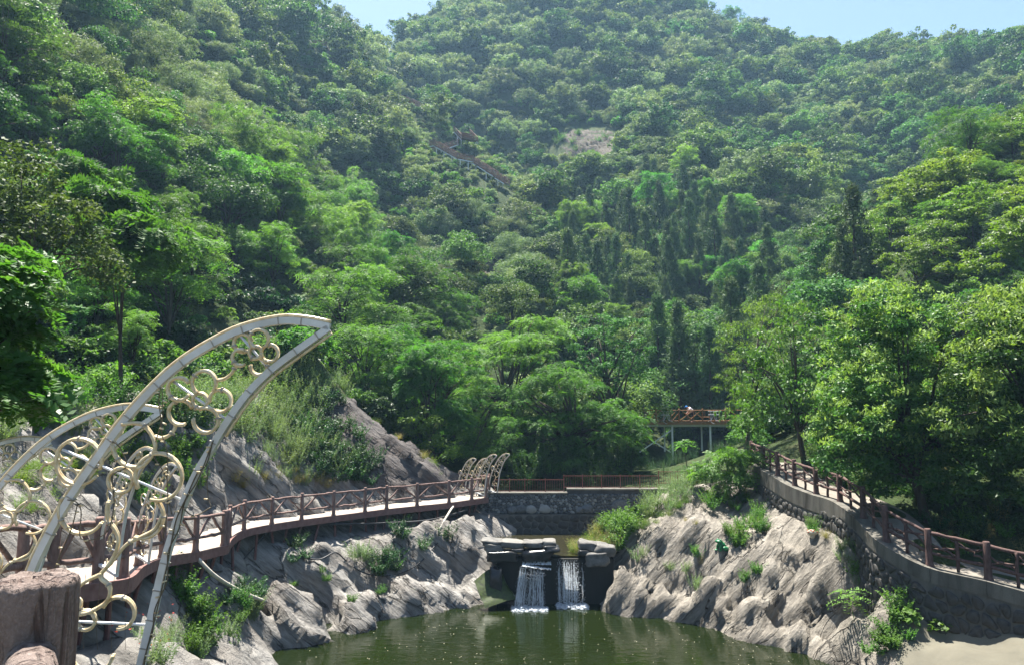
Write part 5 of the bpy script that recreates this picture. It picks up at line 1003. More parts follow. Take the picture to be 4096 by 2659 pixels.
# ---------------------------------------------------------------- mountain staircase
def stair(name, a, b, label, wd=1.5, flat=False, legs=2, rail=True, h=1.1):
    a, b = np.array(a), np.array(b); e = empty(name, a, label, 'staircase' if not flat else 'platform', 'wooden stairs up the mountain'); t = unit((b - a) * (1, 1, 0)); s = np.array((-t[1], t[0], 0)); L_ = np.linalg.norm((b - a)[:2]); n = max(2, int(round(abs(b[2] - a[2]) / 0.2))) if not flat else 4
    for sg in (-1, 1):
        mb = MB(); mb.bar(a + s * sg * wd / 2 - (0, 0, 0.25), b + s * sg * wd / 2 - (0, 0, 0.2), 0.08, 0.18); wpart(mb, 'stringer', M['steel'], e)
        if rail:
            m = max(2, int(L_ / 1.6)); up = np.array((0, 0, 1.0)); A_, B_ = a + s * sg * wd / 2, b + s * sg * wd / 2
            for k in range(m + 1): p = A_ + (B_ - A_) * k / m; mb = MB(); mb.bar(p - up * 0.2, p + up * h, 0.14, 0.14); wpart(mb, 'post', M['stair_wood'], e)
            for z in (h * 0.92, h * 0.5, 0.22): mb = MB(); mb.bar(A_ + up * z, B_ + up * z, 0.09, 0.10); wpart(mb, 'rail', M['stair_wood'], e)
            for k in range(m): p, q = A_ + (B_ - A_) * k / m, A_ + (B_ - A_) * (k + 1) / m; mb = MB(); mb.bar(p + up * 0.2, q + up * h * 0.9, 0.08, 0.08); wpart(mb, 'brace', M['stair_wood'], e); mb = MB(); mb.bar(p + up * h * 0.9, q + up * 0.2, 0.08, 0.081); wpart(mb, 'brace', M['stair_wood'], e)
    for k in range(n): p = a + (b - a) * (k + 0.5) / n; mb = MB(); mb.bar(p - s * wd / 2, p + s * wd / 2, L_ / n * 0.96, 0.06); wpart(mb, 'tread', M['stair_wood'], e)
    for k in range(legs):
        p = a + (b - a) * (k + 0.3) / max(1, legs)
        for sg in (-1, 1): q = p + s * sg * wd * 0.45; g = float(height(q[0], q[1])[0]); mb = MB(); mb.bar(q - (0, 0, 0.3), (q[0], q[1], min(g, q[2] - 1.4) - 0.5), 0.13, 0.13); wpart(mb, 'leg', M['white'], e)
    return e
S_ = lambda x, y, d: P(412.5 + x / 19.04, 120 + y / 19.04, d)
stair('wooden_stairs', S_(460, 495, 140), S_(900, 745, 136), 'upper flight of orange-brown wooden stairs running down the mountain spur', legs=3)
stair('stair_landing', S_(900, 745, 136), S_(1200, 805, 134.5), 'landing between two flights of the wooden mountain stairs on white legs', flat=True, legs=2)
stair('wooden_stairs', S_(1200, 820, 134.5), S_(1590, 1075, 131), 'lower flight of orange-brown wooden stairs below the white-legged landing', legs=2)
stair('wooden_stairs', S_(1620, 1100, 130.5), S_(1800, 1215, 129), 'short last flight of wooden stairs half hidden by bushes', legs=1)
stair('stair_landing', S_(300, 525, 141), S_(455, 490, 140), 'turning landing at the top of the upper stair flight', flat=True, legs=1)
stair('wooden_stairs', S_(590, 540, 143), S_(820, 470, 146), 'flight of wooden stairs climbing back behind the turning landing', legs=1)
stair('stair_landing', S_(1090, 395, 146), S_(940, 235, 150), 'square wooden lookout deck above the stair flights', wd=3.6, flat=True, legs=2)
Q_ = lambda x, y, d: P(300 + x / 6.8, y / 6.8, d)
stair('wooden_stairs', Q_(665, 665, 160), Q_(745, 700, 157), 'highest visible flight of wooden stairs between two bright trees', legs=1); stair('wooden_stairs', Q_(745, 695, 157), Q_(825, 735, 154), 'wooden stair flight just under the highest one', legs=1)
stair('lookout_platform', Q_(100, 318, 158), Q_(190, 332, 158), 'tiny wooden lookout on white posts high on the wooded slope', wd=2.2, flat=True, legs=2)
# ---------------------------------------------------------------- frog, mushroom, pipes and hoses
fp_ = hit(721.6, 549); fg = empty('frog_statue', fp_ - (0, 0, 0.03), 'green frog statue sitting on the pale bedrock', 'statue'); fg.rotation_euler = (0, 0, R(20)); fg.scale = (1.2, 1.5, 1.05)
def blob(parent, name, c, s, mat, rot=0.0):
    mb = MB(); n, k = 14, 9; V = []
    for i in range(k):
        ph = -math.pi / 2 + math.pi * i / (k - 1)
        for j in range(n): a = 2 * math.pi * j / n; V.append((math.cos(a) * math.cos(ph), math.sin(a) * math.cos(ph), math.sin(ph)))
    V = np.array(V) * s; cr, sr = math.cos(rot), math.sin(rot); V = np.stack([V[:, 0] * cr + V[:, 2] * sr, V[:, 1], -V[:, 0] * sr + V[:, 2] * cr], 1) + c
    mb.add(V, [(i * n + j, i * n + (j + 1) % n, (i + 1) * n + (j + 1) % n, (i + 1) * n + j) for i in range(k - 1) for j in range(n)]); return mb.obj(name, M[mat], parent, smooth=True)
blob(fg, 'body', (0.02, 0, 0.19), (0.13, 0.12, 0.20), 'frog', R(-28)); hd = blob(fg, 'head', (-0.10, 0, 0.36), (0.13, 0.11, 0.075), 'frog', R(8))
for sy in (-1, 1):
    blob(hd, 'eye', (-0.09, sy * 0.065, 0.43), (0.034, 0.034, 0.036), 'frog'); blob(fg, 'hind_leg', (0.06, sy * 0.13, 0.10), (0.14, 0.055, 0.09), 'frog', R(15)); blob(fg, 'front_leg', (-0.10, sy * 0.08, 0.13), (0.036, 0.036, 0.14), 'frog', R(8)); blob(fg, 'foot', (-0.13, sy * 0.09, 0.025), (0.08, 0.05, 0.025), 'frog')
mp = hit(812.5, 536); ms_ = empty('mushroom_ornament', mp - (0, 0, 0.03), 'small cream mushroom ornament with faded red spots on the rock under the retaining wall', 'ornament')
blob(ms_, 'stem', (0, 0, 0.08), (0.10, 0.10, 0.13), 'cream'); cp_ = blob(ms_, 'cap', (0, 0, 0.20), (0.20, 0.20, 0.12), 'cream')
for a, q in ((200, .2), (260, .55), (320, .25), (230, .85), (290, .95), (150, .6)): blob(cp_, 'spot', (math.cos(R(a)) * 0.19 * math.cos(q), math.sin(R(a)) * 0.19 * math.cos(q), 0.20 + 0.115 * math.sin(q)), (0.045, 0.045, 0.03), 'redspot')
def hose(name, pts, r, mat, label, cat):
    p = smooth_pts(pts, 6); o = MB(); o.tube(p, r, 7); o = o.obj(name, M[mat], smooth=True); local(o, p[0]); return tag(o, label, cat)
lay = lambda u, v, up=0.06: hit(u, v) + np.array((0, -0.03, up))
hose('drain_pipe', [P(453, 505.7, 36.6), P(446, 517, 35.6), P(431, 543.8, 34.6)], 0.055, 'pvc', 'pale plastic drain pipe slanting down the bedrock under the walkway end', 'pipe')
hose('drain_pipe', [P(196, 556, 22.2), P(215, 575, 22.6), P(240, 590, 24.6), P(266, 601, 26.2)], 0.06, 'pvc', 'pale pipe running down the rock below the walkway corner', 'pipe')
hose('black_hose', [P(271, 524.5, 30.1), lay(262, 545, .3), lay(248, 560, .25), lay(236, 568, .1), lay(222, 573, .1), lay(207, 574, .1)], 0.03, 'black', 'black hose hanging from the walkway edge to the near rocks', 'hose')
hose('black_hose', [lay(290, 556, .1), lay(318, 560), lay(335, 553), lay(345, 560), lay(356, 569), lay(370, 575), lay(390, 576), lay(405, 572), lay(420, 563), lay(436, 545), lay(450, 530)], 0.03, 'black', 'black hose looping across the grey bedrock below the walkway', 'hose')
hose('black_hose', [P(300, 522.5, 32.3), P(340, 523, 33.6), P(386, 522, 34.6), P(430, 519, 35.6), P(468, 509, 37.4)], 0.04, 'black', 'black hose slung along the shade under the walkway deck', 'hose')
# wet cascade far up the notch, its shine put into the white colour
c = hit(390, 57); mb = MB(); V = [c + np.array((rng.normal(0, .5) + dx, -0.6 + rng.normal(0, 0.3), dz)) for dz in (-2.2, -1.2, 0, 1.2, 2.6) for dx in (-1.1, -0.3, 0.5, 1.2)]; mb.add(V, [(4 * i + j, 4 * i + j + 1, 4 * i + 5 + j, 4 * i + 4 + j) for i in range(4) for j in range(3)]); o = mb.obj('wet_rock_face', M['fall']); local(o, c); tag(o, 'wet rock face coloured white for its glitter high in the mountain notch', kind='structure')

# bare rock faces on the mountainside
def rock_face(poly, label, lift=0.3, n=26):
    us_, vs_ = [q[0] for q in poly], [q[1] for q in poly]; u0, u1, v0, v1 = min(us_), max(us_), min(vs_), max(vs_); m = int(n * (v1 - v0) / (u1 - u0)) + 3; G = {}; mb = MB(); cu, cv = (u0 + u1) / 2, (v0 + v1) / 2
    for j in range(m):
        for i in range(n):
            u, v = u0 + (u1 - u0) * i / (n - 1), v0 + (v1 - v0) * j / (m - 1); p = hit(u, v); e = max(abs(u - cu) / (u1 - u0), abs(v - cv) / (v1 - v0)) * 2; k = 1 - e ** 3
            s_ = 1.6; q = p / s_; f = fbm(q, 4, 71) + 0.7 * (((p @ np.array((0.5, 0.2, 0.8))) / 1.7 + fbm(q * 0.5, 2, 5)) % 1.0 - 0.5); G[i, j] = len(mb.v); mb.v.append(tuple(p + np.array((0, -1, 0.45)) * (lift * k * 1.2 + f * 0.9 * k - 0.7 * (1 - k))))
    for j in range(m - 1):
        for i in range(n - 1):
            u, v = u0 + (u1 - u0) * (i + .5) / (n - 1), v0 + (v1 - v0) * (j + .5) / (m - 1)
            if inpoly(u + rng.normal(0, 1), v + rng.normal(0, 1), poly): mb.f.append((G[i, j], G[i, j + 1], G[i + 1, j + 1], G[i + 1, j])); mb.m.append(0)
    o = mb.obj('rock_face', M['rock_brown'], smooth=True); return tag(o, label, kind='structure')
rock_face([(551, 134), (575, 124), (605, 127), (627, 136), (612, 158), (585, 168), (560, 164)], 'large bare tan rock face in the wooded mountainside', n=44)
rock_face([(472, 258), (484, 250), (500, 262), (504, 280), (480, 284)], 'small bare rock face below the grey-green scrub')

# ---------------------------------------------------------------- individual trees near the water
def hero(name, base, lobes, per, Lf, Wf, mat, label, trunk_r=0.16, tip=None, kind='leaf', K=4, lw=0.42, up=0.45, outw=0.4, droop=0.0, flat=0.75, shell=0.4, rad=(0.35, 0.7), nl=22, lean=None, bottom=-0.6, extra=None, rough=0.3, fdroop=0.35, group=None):
    base = np.array(base, float); e = empty(name, base, label, 'tree', group); cs = []
    for (c, rx, rz, n) in lobes:
        q = crown_centers(n, rx, rz, 0, 0.28, bottom, rough, int(rng.integers(99))); cs.append(q + np.array(c) - base)
    c = np.concatenate(cs); rng.shuffle(c); r = rng.uniform(*rad, len(c)); parts = [cluster(c, r, per, Lf, Wf, flat, up, outw, droop, shell, kind, K, lw, fdroop=fdroop)]; mats = [M[mat]]
    if tip:
        top = c[:, 2] > np.quantile(c[:, 2], 0.2); lobe_c = np.mean(c, 0); outer = np.linalg.norm((c - lobe_c) / np.ptp(c, 0), axis=1) > 0.24; s = c[top & outer]; s = s + unit(s - lobe_c) * 0.3 + np.array((0, -0.1, 0.3)); parts.append(cluster(s, np.full(len(s), 0.45), tip[1], 0.17, 0.06, 0.8, 0.1, 0.6, -1.2, 0.3, hemi=1.0)); mats.append(M[tip[0]])
    link(bpy.data.objects.new('crown', leafmesh(name + '_crown', parts, mats)), e)
    mb = MB(); tt = np.mean(c, 0) * (1, 1, 1.0); limbs(mb, (0, 0, -0.3), tt, c, trunk_r, nl); link(bpy.data.objects.new('trunk', mb.mesh(name + '_trunk', M['bark'], True)), e); return e
gnd = lambda x, y: np.array((x, y, float(height(x, y)[0])))
def at(u, v, d): return P(u, v, d)
def under(u, v, d, du=0.0): p = P(u, v, d); return gnd(p[0] + du, p[1])
# right bank
b = hit(929, 523)
hero('privet_tree', b, [(at(893, 345, 27), 2.0, 1.7, 78), (at(870, 420, 26.6), 2.0, 1.9, 85), (at(920, 400, 28), 2.2, 2.2, 93), (at(850, 455, 27), 1.3, 1.1, 40), (at(905, 480, 27.4), 1.7, 1.2, 61), (at(945, 455, 28), 1.5, 1.6, 57)], 120, 0.15, 0.07, 'privet', 'big glossy dark tree with pale blossom tips leaning over the hillside path', 0.2, ('blossom', 44), nl=34, droop=0.25, rad=(0.3, 0.55))
b = under(1075, 540, 25)
hero('privet_tree', b, [(at(1010, 365, 24), 1.9, 1.6, 78), (at(1000, 430, 23.6), 1.5, 1.6, 68), (at(1040, 440, 24.5), 1.9, 2.0, 78), (at(995, 480, 23.6), 1.1, 1.0, 37), (at(1035, 340, 25), 1.6, 1.4, 51)], 120, 0.15, 0.07, 'privet', 'glossy blossoming tree cut by the picture edge next to the blossoming path tree', 0.2, ('blossom', 52), nl=26, droop=0.25, rad=(0.3, 0.55))
b = under(805, 463, 38)
hero('drooping_leaf_tree', b, [(at(795, 345, 37), 2.4, 2.0, 40), (at(770, 395, 36), 2.0, 2.0, 36), (at(815, 400, 37), 2.0, 2.2, 36), (at(760, 425, 36), 1.3, 1.2, 18)], 52, 0.21, 0.10, 'bright', 'bright green tree with large hanging leaves at the head of the hillside path', 0.15, None, droop=1.3, up=0.25, nl=22)
hero('willow_tree', under(745, 455, 44), [(at(748, 370, 43), 2.1, 3.0, 42), (at(775, 330, 45), 2.6, 2.0, 40), (at(745, 400, 42.5), 0.9, 1.6, 16)], 70, 0.22, 0.05, 'light', 'pale weeping tree with narrow hanging leaves behind the drooping-leaf tree', 0.13, None, droop=1.6, up=0.15)
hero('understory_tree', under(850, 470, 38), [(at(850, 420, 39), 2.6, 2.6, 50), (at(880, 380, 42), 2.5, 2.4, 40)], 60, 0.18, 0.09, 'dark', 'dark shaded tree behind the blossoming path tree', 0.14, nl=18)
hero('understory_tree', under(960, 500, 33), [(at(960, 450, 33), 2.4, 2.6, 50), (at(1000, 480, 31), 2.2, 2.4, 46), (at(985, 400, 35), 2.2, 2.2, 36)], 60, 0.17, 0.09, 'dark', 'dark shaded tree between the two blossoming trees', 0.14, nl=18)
# the big locusts over the valley floor
hero('big_locust_tree', under(575, 480, 48), [(at(560, 400, 47), 3.3, 2.3, 46), (at(605, 430, 46), 2.6, 2.2, 34), (at(535, 445, 46), 2.7, 2.0, 34), (at(585, 465, 45.5), 2.2, 1.2, 20), (at(624, 450, 47), 1.2, 1.6, 14)], 40, 0.42, 0, 'locust', 'huge feathery locust tree spreading over the fence and stone wall', 0.3, None, 'frond', 6, 0.34, up=1.0, outw=0.9, flat=0.3, shell=0.25, rad=(0.6, 1.15), nl=34, fdroop=0.45)
hero('big_locust_tree', under(510, 470, 52), [(at(505, 355, 51), 3.3, 2.2, 40), (at(540, 345, 53), 2.6, 2.0, 28), (at(485, 410, 49), 2.2, 2.2, 28), (at(470, 445, 46.5), 1.5, 1.6, 16)], 38, 0.42, 0, 'locust', 'tall feathery locust tree just uphill of the huge one', 0.25, None, 'frond', 6, 0.34, up=1.0, outw=0.9, flat=0.32, shell=0.25, rad=(0.6, 1.1), nl=30)
hero('silvery_locust_tree', under(440, 465, 46), [(at(440, 368, 45), 2.1, 1.6, 28), (at(415, 385, 45.5), 1.8, 1.5, 24), (at(455, 420, 45), 1.5, 1.5, 18), (at(400, 350, 50), 2.0, 1.6, 20)], 36, 0.44, 0, 'light', 'locust tree with silvery sunlit sprays behind the rock spur', 0.13, None, 'frond', 6, 0.34, up=0.8, outw=1.0, flat=0.4, shell=0.25, rad=(0.5, 0.9), nl=20)
hero('yellowish_bush_tree', under(428, 470, 44.5), [(at(420, 430, 43.5), 1.7, 1.1, 26), (at(437, 452, 43), 1.1, 1.0, 16)], 60, 0.17, 0.09, 'yellowgreen', 'small yellowish tree growing on the rock spur', 0.08, nl=10)
hero('glossy_tree', under(620, 460, 54), [(at(610, 345, 54), 3.4, 2.2, 50), (at(590, 380, 54), 2.4, 2.0, 30), (at(622, 372, 54), 2.4, 2.0, 36)], 74, 0.22, 0.10, 'broad', 'broad tree with sunlit shiny leaves between the huge locust and the platform', 0.22, nl=20)
for (u, v, d, s, lab) in ((681, 440, 70, 1.35, 'tall dark cypress right behind the wooden platform'), (712, 440, 69, 1.1, 'slimmer dark cypress beside the tall one behind the platform'), (660, 430, 74, 1.2, 'dark cypress farther behind the platform sign board'), (735, 430, 72, 1.25, 'dark cypress half hidden by the weeping tree')):
    p = under(u, v, d); plant_tree('cypress_tree', 'cypress', int(s * 10), p, s * 1.25, s, lab, 'cypresses by the platform', True, 1.1)
for (u, d, s) in ((560, 60, 1.0), (600, 62, 1.1), (640, 66, 1.0), (520, 60, 1.0), (700, 74, 1.2), (480, 56, 0.9)):
    plant_tree('valley_tree', 'broad', int(d), under(u, 440, d), s * 1.2, u, 'dark broadleaf tree in the shade of the valley floor', 'shaded valley trees', True)
# bamboo and dark shrubs under the locusts
def tuft(n, h, lean, L, W, mat, per=16, spread=0.2, droop=0.5, stalk=True, name='tuft'):    # upright leafy stalks
    V, S = [], []; mb = MB()
    for k in range(n):
        a = rng.uniform(0, 6.28); d = np.array((math.cos(a), math.sin(a), 0)); hh_ = h * rng.uniform(0.6, 1.05); b0 = d * rng.uniform(0, spread); tp = b0 + d * lean * hh_ * rng.uniform(0.3, 1.1) + np.array((0, 0, hh_)); mid = (b0 + tp) / 2 + np.array((0, 0, 0.1 * hh_)); t_ = np.linspace(0.18, 1, per)[:, None]
        c = (1 - t_) ** 2 * b0 + 2 * t_ * (1 - t_) * mid + t_ ** 2 * tp; dd_ = rdir(per); dd_[:, 2] = np.abs(dd_[:, 2]) * 0.5 - droop * 0.3; dd_ = unit(dd_); ln = L * rng.uniform(0.6, 1.2, per) * (1.15 - 0.6 * t_[:, 0])
        v_, s_ = quads(c + dd_ * (ln * 0.5)[:, None], dd_, unit(rng.normal(0, 0.6, (per, 3)) + np.array((0, 0, 1))), ln, ln * W / L, np.clip(rng.normal(0.5, 0.22, per), 0, 1)); V.append(v_); S.append(s_)
        w_ = 0.006 * max(0.6, h); q = np.array([b0, mid, tp]); sd_ = np.array((-d[1], d[0], 0)) * w_
        if stalk:
            vs = np.array([q[0] - sd_, q[0] + sd_, q[1] + sd_ * 0.7, q[1] - sd_ * 0.7, q[1] - sd_ * 0.7, q[1] + sd_ * 0.7, q[2] + sd_ * 0.3, q[2] - sd_ * 0.3]); V.append(vs); S.append(np.full(8, 0.35))
    return leafmesh(name, [(np.concatenate(V), np.concatenate(S))], [M[mat]])
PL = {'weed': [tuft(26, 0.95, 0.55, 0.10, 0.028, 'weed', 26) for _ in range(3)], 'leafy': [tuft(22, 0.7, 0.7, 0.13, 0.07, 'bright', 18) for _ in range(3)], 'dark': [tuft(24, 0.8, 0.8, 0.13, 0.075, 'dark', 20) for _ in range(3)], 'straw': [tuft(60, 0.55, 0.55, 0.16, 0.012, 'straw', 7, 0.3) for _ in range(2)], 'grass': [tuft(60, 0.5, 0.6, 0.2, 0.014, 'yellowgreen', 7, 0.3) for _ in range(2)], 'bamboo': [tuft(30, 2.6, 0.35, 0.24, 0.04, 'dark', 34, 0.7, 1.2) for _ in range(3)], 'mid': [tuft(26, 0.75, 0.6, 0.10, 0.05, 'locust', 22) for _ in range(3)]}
def fern(n, L, mat, K=9, rise=0.6):                                  # sapling with a whorl of long pinnate leaves
    a = np.arange(n) * 2.4; t_ = np.stack([np.cos(a), np.sin(a), np.full(n, rise)], 1); t_ += rng.normal(0, 0.15, t_.shape); pos = np.zeros((n, 3)) + np.array((0, 0, 0.5)); pos[:, 2] += np.linspace(0, 0.35, n)[::-1]
    nn = unit(np.array((0, 0, 1.0)) - 0.3 * t_); v_, s_ = fronds(pos, unit(t_), nn, np.full(n, L), K, 0.3, np.full(n, 0.6), 0.55, 0.24)
    st = np.array([(-.012, 0, -.1), (.012, 0, -.1), (.008, 0, .85), (-.008, 0, .85)]); return leafmesh('fern', [(np.concatenate([v_, st, st[:, [1, 0, 2]]]), np.concatenate([s_, np.full(8, 0.3)]))], [M[mat]])
PL['sapling'] = [fern(13, 0.75, 'bright') for _ in range(2)]; PL['fernlow'] = [fern(12, 0.6, 'locust', 9, 0.35)]
def big_leaf():
    n = 26; p = rdir(n) * 0.4; p[:, 2] = np.abs(p[:, 2]) + 0.1; return leafmesh('bigleaf', [cluster(p, np.full(n, 0.12), 5, 0.24, 0.19, 0.8, 0.7)], [M['bright']])
PL['bigleaf'] = [big_leaf()]
NAMES = {'weed': ('weed', 'grey-green feathery wormwood clump'), 'leafy': ('leafy_plant', 'bright leafy plant'), 'dark': ('creeper', 'dark green creeper clump'), 'straw': ('dry_grass_tuft', 'straw-coloured grass tuft'), 'grass': ('grass_tuft', 'yellow-green grass tuft'), 'bamboo': ('bamboo_clump', 'dark bamboo clump'), 'mid': ('small_shrub', 'mid-green small-leaved shrub'), 'sapling': ('tree_sapling', 'bright sapling with a whorl of long divided leaves'), 'fernlow': ('fern', 'low plant with long divided fronds'), 'bigleaf': ('broad_leaf_plant', 'plant with big round bright leaves')}
def grow_plant(kind, p, s, where, sz=1.0, own=None):
    nm, desc = NAMES[kind]; o = bpy.data.objects.new(nm, PL[kind][int(rng.integers(len(PL[kind])))]); link(o); o.location = [float(c) for c in p]; o.rotation_euler = (rng.normal(0, .1), rng.normal(0, .1), rng.uniform(0, 6.28)); o.scale = (s, s, s * sz)
    return tag(o, own or desc + ' ' + where, 'plant', None if own else desc + 's ' + where)
def px_plants(kind, where, pts, s=1.0, jit=5, per=1):
    for (u, v) in pts:
        for _ in range(per):
            uj, vj = u + rng.normal(0, jit), v + rng.normal(0, jit * 0.6)
            if 706 < uj < 736 and 536 < vj < 570: continue
            p = hit(uj, vj); sc = s * rng.uniform(0.7, 1.3); grow_plant(kind, p - np.array((0, 0, 0.04)), sc, where)
def poly_plants(kind, where, poly, n, s=1.0, dens=None):
    us_, vs_ = [q[0] for q in poly], [q[1] for q in poly]; k = 0; tries = 0
    while k < n and tries < n * 30:
        tries += 1; u, v = rng.uniform(min(us_), max(us_)), rng.uniform(min(vs_), max(vs_))
        if not inpoly(u, v, poly): continue
        p = hit(u, v)
        if p[1] > 75 or (706 < u < 736 and 536 < v < 570): continue
        if inpoly(u, v, [(306, 350), (345, 378), (447, 476), (398, 484), (326, 405)]) and rng.random() < 0.6: continue
        if pdist(np.array([p[0]]), np.array([p[1]]), DKF + DKNn * 0.8)[0] < 1.3: continue
        grow_plant(kind, p - np.array((0, 0, 0.05)), s * rng.uniform(0.65, 1.35), where); k += 1
LS = 'on the rocky slope above the walkway'
poly_plants('weed', LS, [(250, 420), (285, 395), (310, 440), (330, 475), (255, 490), (235, 450)], 22, 1.1)
poly_plants('weed', LS, [(215, 330), (300, 325), (345, 350), (300, 345), (250, 400), (200, 410)], 34, 1.15)
poly_plants('weed', LS, [(330, 345), (350, 360), (400, 420), (385, 430), (340, 380)], 12, 1.0)
poly_plants('mid', LS, [(180, 330), (330, 320), (350, 350), (240, 400), (160, 420)], 34, 1.3)
poly_plants('dark', LS, [(285, 380), (315, 370), (320, 430), (350, 470), (380, 485), (330, 488), (290, 460)], 40, 0.9)
poly_plants('dark', LS, [(100, 400), (200, 380), (230, 420), (180, 440), (100, 430)], 30, 1.1)
poly_plants('straw', LS, [(230, 470), (300, 470), (350, 485), (310, 492), (240, 495)], 16, 0.8)
poly_plants('straw', LS, [(340, 370), (400, 430), (440, 470), (430, 475), (380, 430)], 14, 0.7)
poly_plants('grass', LS, [(340, 375), (400, 430), (445, 478), (430, 478), (370, 425)], 16, 0.8)
poly_plants('mid', LS, [(90, 430), (200, 440), (215, 500), (170, 530), (110, 480)], 30, 1.0)
poly_plants('leafy', LS, [(150, 440), (215, 440), (220, 480), (160, 510)], 18, 0.8)
poly_plants('grass', LS, [(0, 470), (90, 450), (110, 520), (30, 540)], 22, 0.8)
poly_plants('weed', LS, [(0, 400), (110, 410), (150, 430), (90, 445), (0, 450)], 22, 0.9)
poly_plants('mid', LS, [(0, 380), (180, 380), (200, 420), (60, 430), (0, 430)], 26, 1.2)
LB = 'on the grey bedrock below the walkway'
poly_plants('leafy', LB, [(150, 560), (205, 565), (190, 620), (150, 620)], 20, 0.6)
poly_plants('dark', LB, [(230, 560), (262, 560), (258, 610), (225, 605)], 16, 0.7)
px_plants('dark', LB, [(300, 545), (310, 560), (380, 565), (388, 555), (375, 575), (420, 550), (410, 535), (455, 540), (395, 570)], 0.8, 6, 2)
px_plants('weed', LB, [(362, 560), (358, 556), (250, 610), (245, 620), (225, 640), (210, 650)], 0.8, 6, 2)
px_plants('leafy', LB, [(318, 570), (326, 580), (348, 602), (380, 592), (412, 597), (292, 585)], 0.42, 3, 2)
px_plants('mid', LB, [(235, 600), (240, 615), (250, 605), (230, 625), (215, 635), (200, 645), (190, 655), (225, 650)], 0.7, 6, 2)
px_plants('weed', LB, [(160, 640), (170, 650), (180, 635), (150, 655)], 0.6, 8, 2)
# overhanging leafy branch under the near deck
for k in range(16): p = P(rng.uniform(150, 205), rng.uniform(562, 600), 20.5) ; grow_plant('leafy', gnd(p[0], p[1] + 0.8) - (0, 0, 0.05), rng.uniform(0.7, 1.2), LB)
poly_plants('mid', LS, [(120, 350), (330, 330), (345, 370), (320, 400), (250, 420), (180, 440), (110, 430)], 30, 1.3)
poly_plants('weed', LS, [(150, 370), (330, 325), (345, 365), (320, 395), (250, 420), (180, 430)], 70, 1.5)
poly_plants('weed', LS, [(200, 350), (320, 335), (330, 370), (310, 440), (250, 450), (200, 430)], 60, 1.25)
poly_plants('weed', LS, [(200, 400), (300, 380), (330, 440), (350, 480), (300, 486), (240, 440), (200, 440)], 40, 1.1)
poly_plants('dark', LS, [(300, 390), (330, 440), (370, 480), (320, 486), (290, 440)], 24, 0.9)
poly_plants('leafy', LS, [(120, 400), (230, 390), (250, 430), (160, 440)], 26, 1.0)
poly_plants('dark', LS, [(315, 385), (350, 400), (370, 440), (400, 480), (340, 486), (310, 440)], 40, 0.9)
poly_plants('weed', LS, [(300, 350), (350, 370), (360, 400), (330, 400), (300, 380)], 16, 1.0)
RP = 'in the shade beside the hillside path'
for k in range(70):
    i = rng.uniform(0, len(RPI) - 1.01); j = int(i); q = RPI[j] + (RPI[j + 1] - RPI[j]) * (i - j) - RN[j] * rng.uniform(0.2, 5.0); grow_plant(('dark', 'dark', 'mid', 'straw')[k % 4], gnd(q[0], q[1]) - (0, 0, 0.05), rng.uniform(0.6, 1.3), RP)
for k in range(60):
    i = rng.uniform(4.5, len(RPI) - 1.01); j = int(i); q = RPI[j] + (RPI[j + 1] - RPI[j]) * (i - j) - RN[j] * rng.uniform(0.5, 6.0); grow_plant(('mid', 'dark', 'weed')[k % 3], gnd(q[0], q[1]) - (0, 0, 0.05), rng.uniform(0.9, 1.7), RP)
RBk = 'on the pale bedrock under the retaining wall'
poly_plants('mid', RBk, [(715, 530), (760, 505), (770, 530), (735, 548), (712, 545)], 22, 0.8)
px_plants('mid', RBk, [(820, 525), (815, 530), (700, 555), (755, 575), (748, 580), (870, 560), (872, 575), (866, 550)], 0.7, 4, 2)
px_plants('weed', RBk, [(640, 558), (668, 572), (690, 570), (698, 585), (850, 560), (856, 570), (845, 550), (830, 525), (812, 528), (838, 535), (860, 585)], 0.6, 4, 2)
px_plants('leafy', RBk, [(872, 550), (868, 580), (902, 600), (900, 610), (905, 590), (898, 620), (890, 635), (885, 645), (895, 640), (880, 640), (876, 650)], 0.75, 5, 2)
px_plants('fernlow', RBk, [(856, 622)], 1.1, 1); px_plants('straw', RBk, [(700, 560), (690, 520), (865, 600), (830, 540)], 0.5, 4, 2)
px_plants('bigleaf', RBk, [(640, 507), (945, 632), (905, 622)], 0.75, 2)
IS = 'on the grassy bank beside the waterfall slabs'
for k in range(40): p = P(rng.uniform(572, 615), 538, rng.uniform(33.8, 36.0)); grow_plant('straw' if k % 2 else 'grass', np.array((p[0], p[1], max(UZ - 0.03, float(height(p[0], p[1])[0])))), rng.uniform(0.9, 1.35), IS)
for k in range(26): p = P(rng.uniform(606, 636), 535, rng.uniform(33.9, 36.0)); grow_plant('leafy', np.array((p[0], p[1], max(UZ - 0.03, float(height(p[0], p[1])[0])))), rng.uniform(0.8, 1.25), IS)
poly_plants('weed', IS, [(640, 505), (665, 488), (700, 480), (690, 500), (650, 520)], 22, 0.9)
poly_plants('grass', IS, [(630, 520), (665, 500), (690, 500), (660, 520), (640, 528)], 18, 0.7)
poly_plants('mid', IS, [(700, 490), (740, 475), (760, 485), (745, 510), (710, 510)], 22, 0.8)
grow_plant('bigleaf', hit(640, 515), 0.9, '', own='round-leaved light green plant at the foot of the grassy bank')
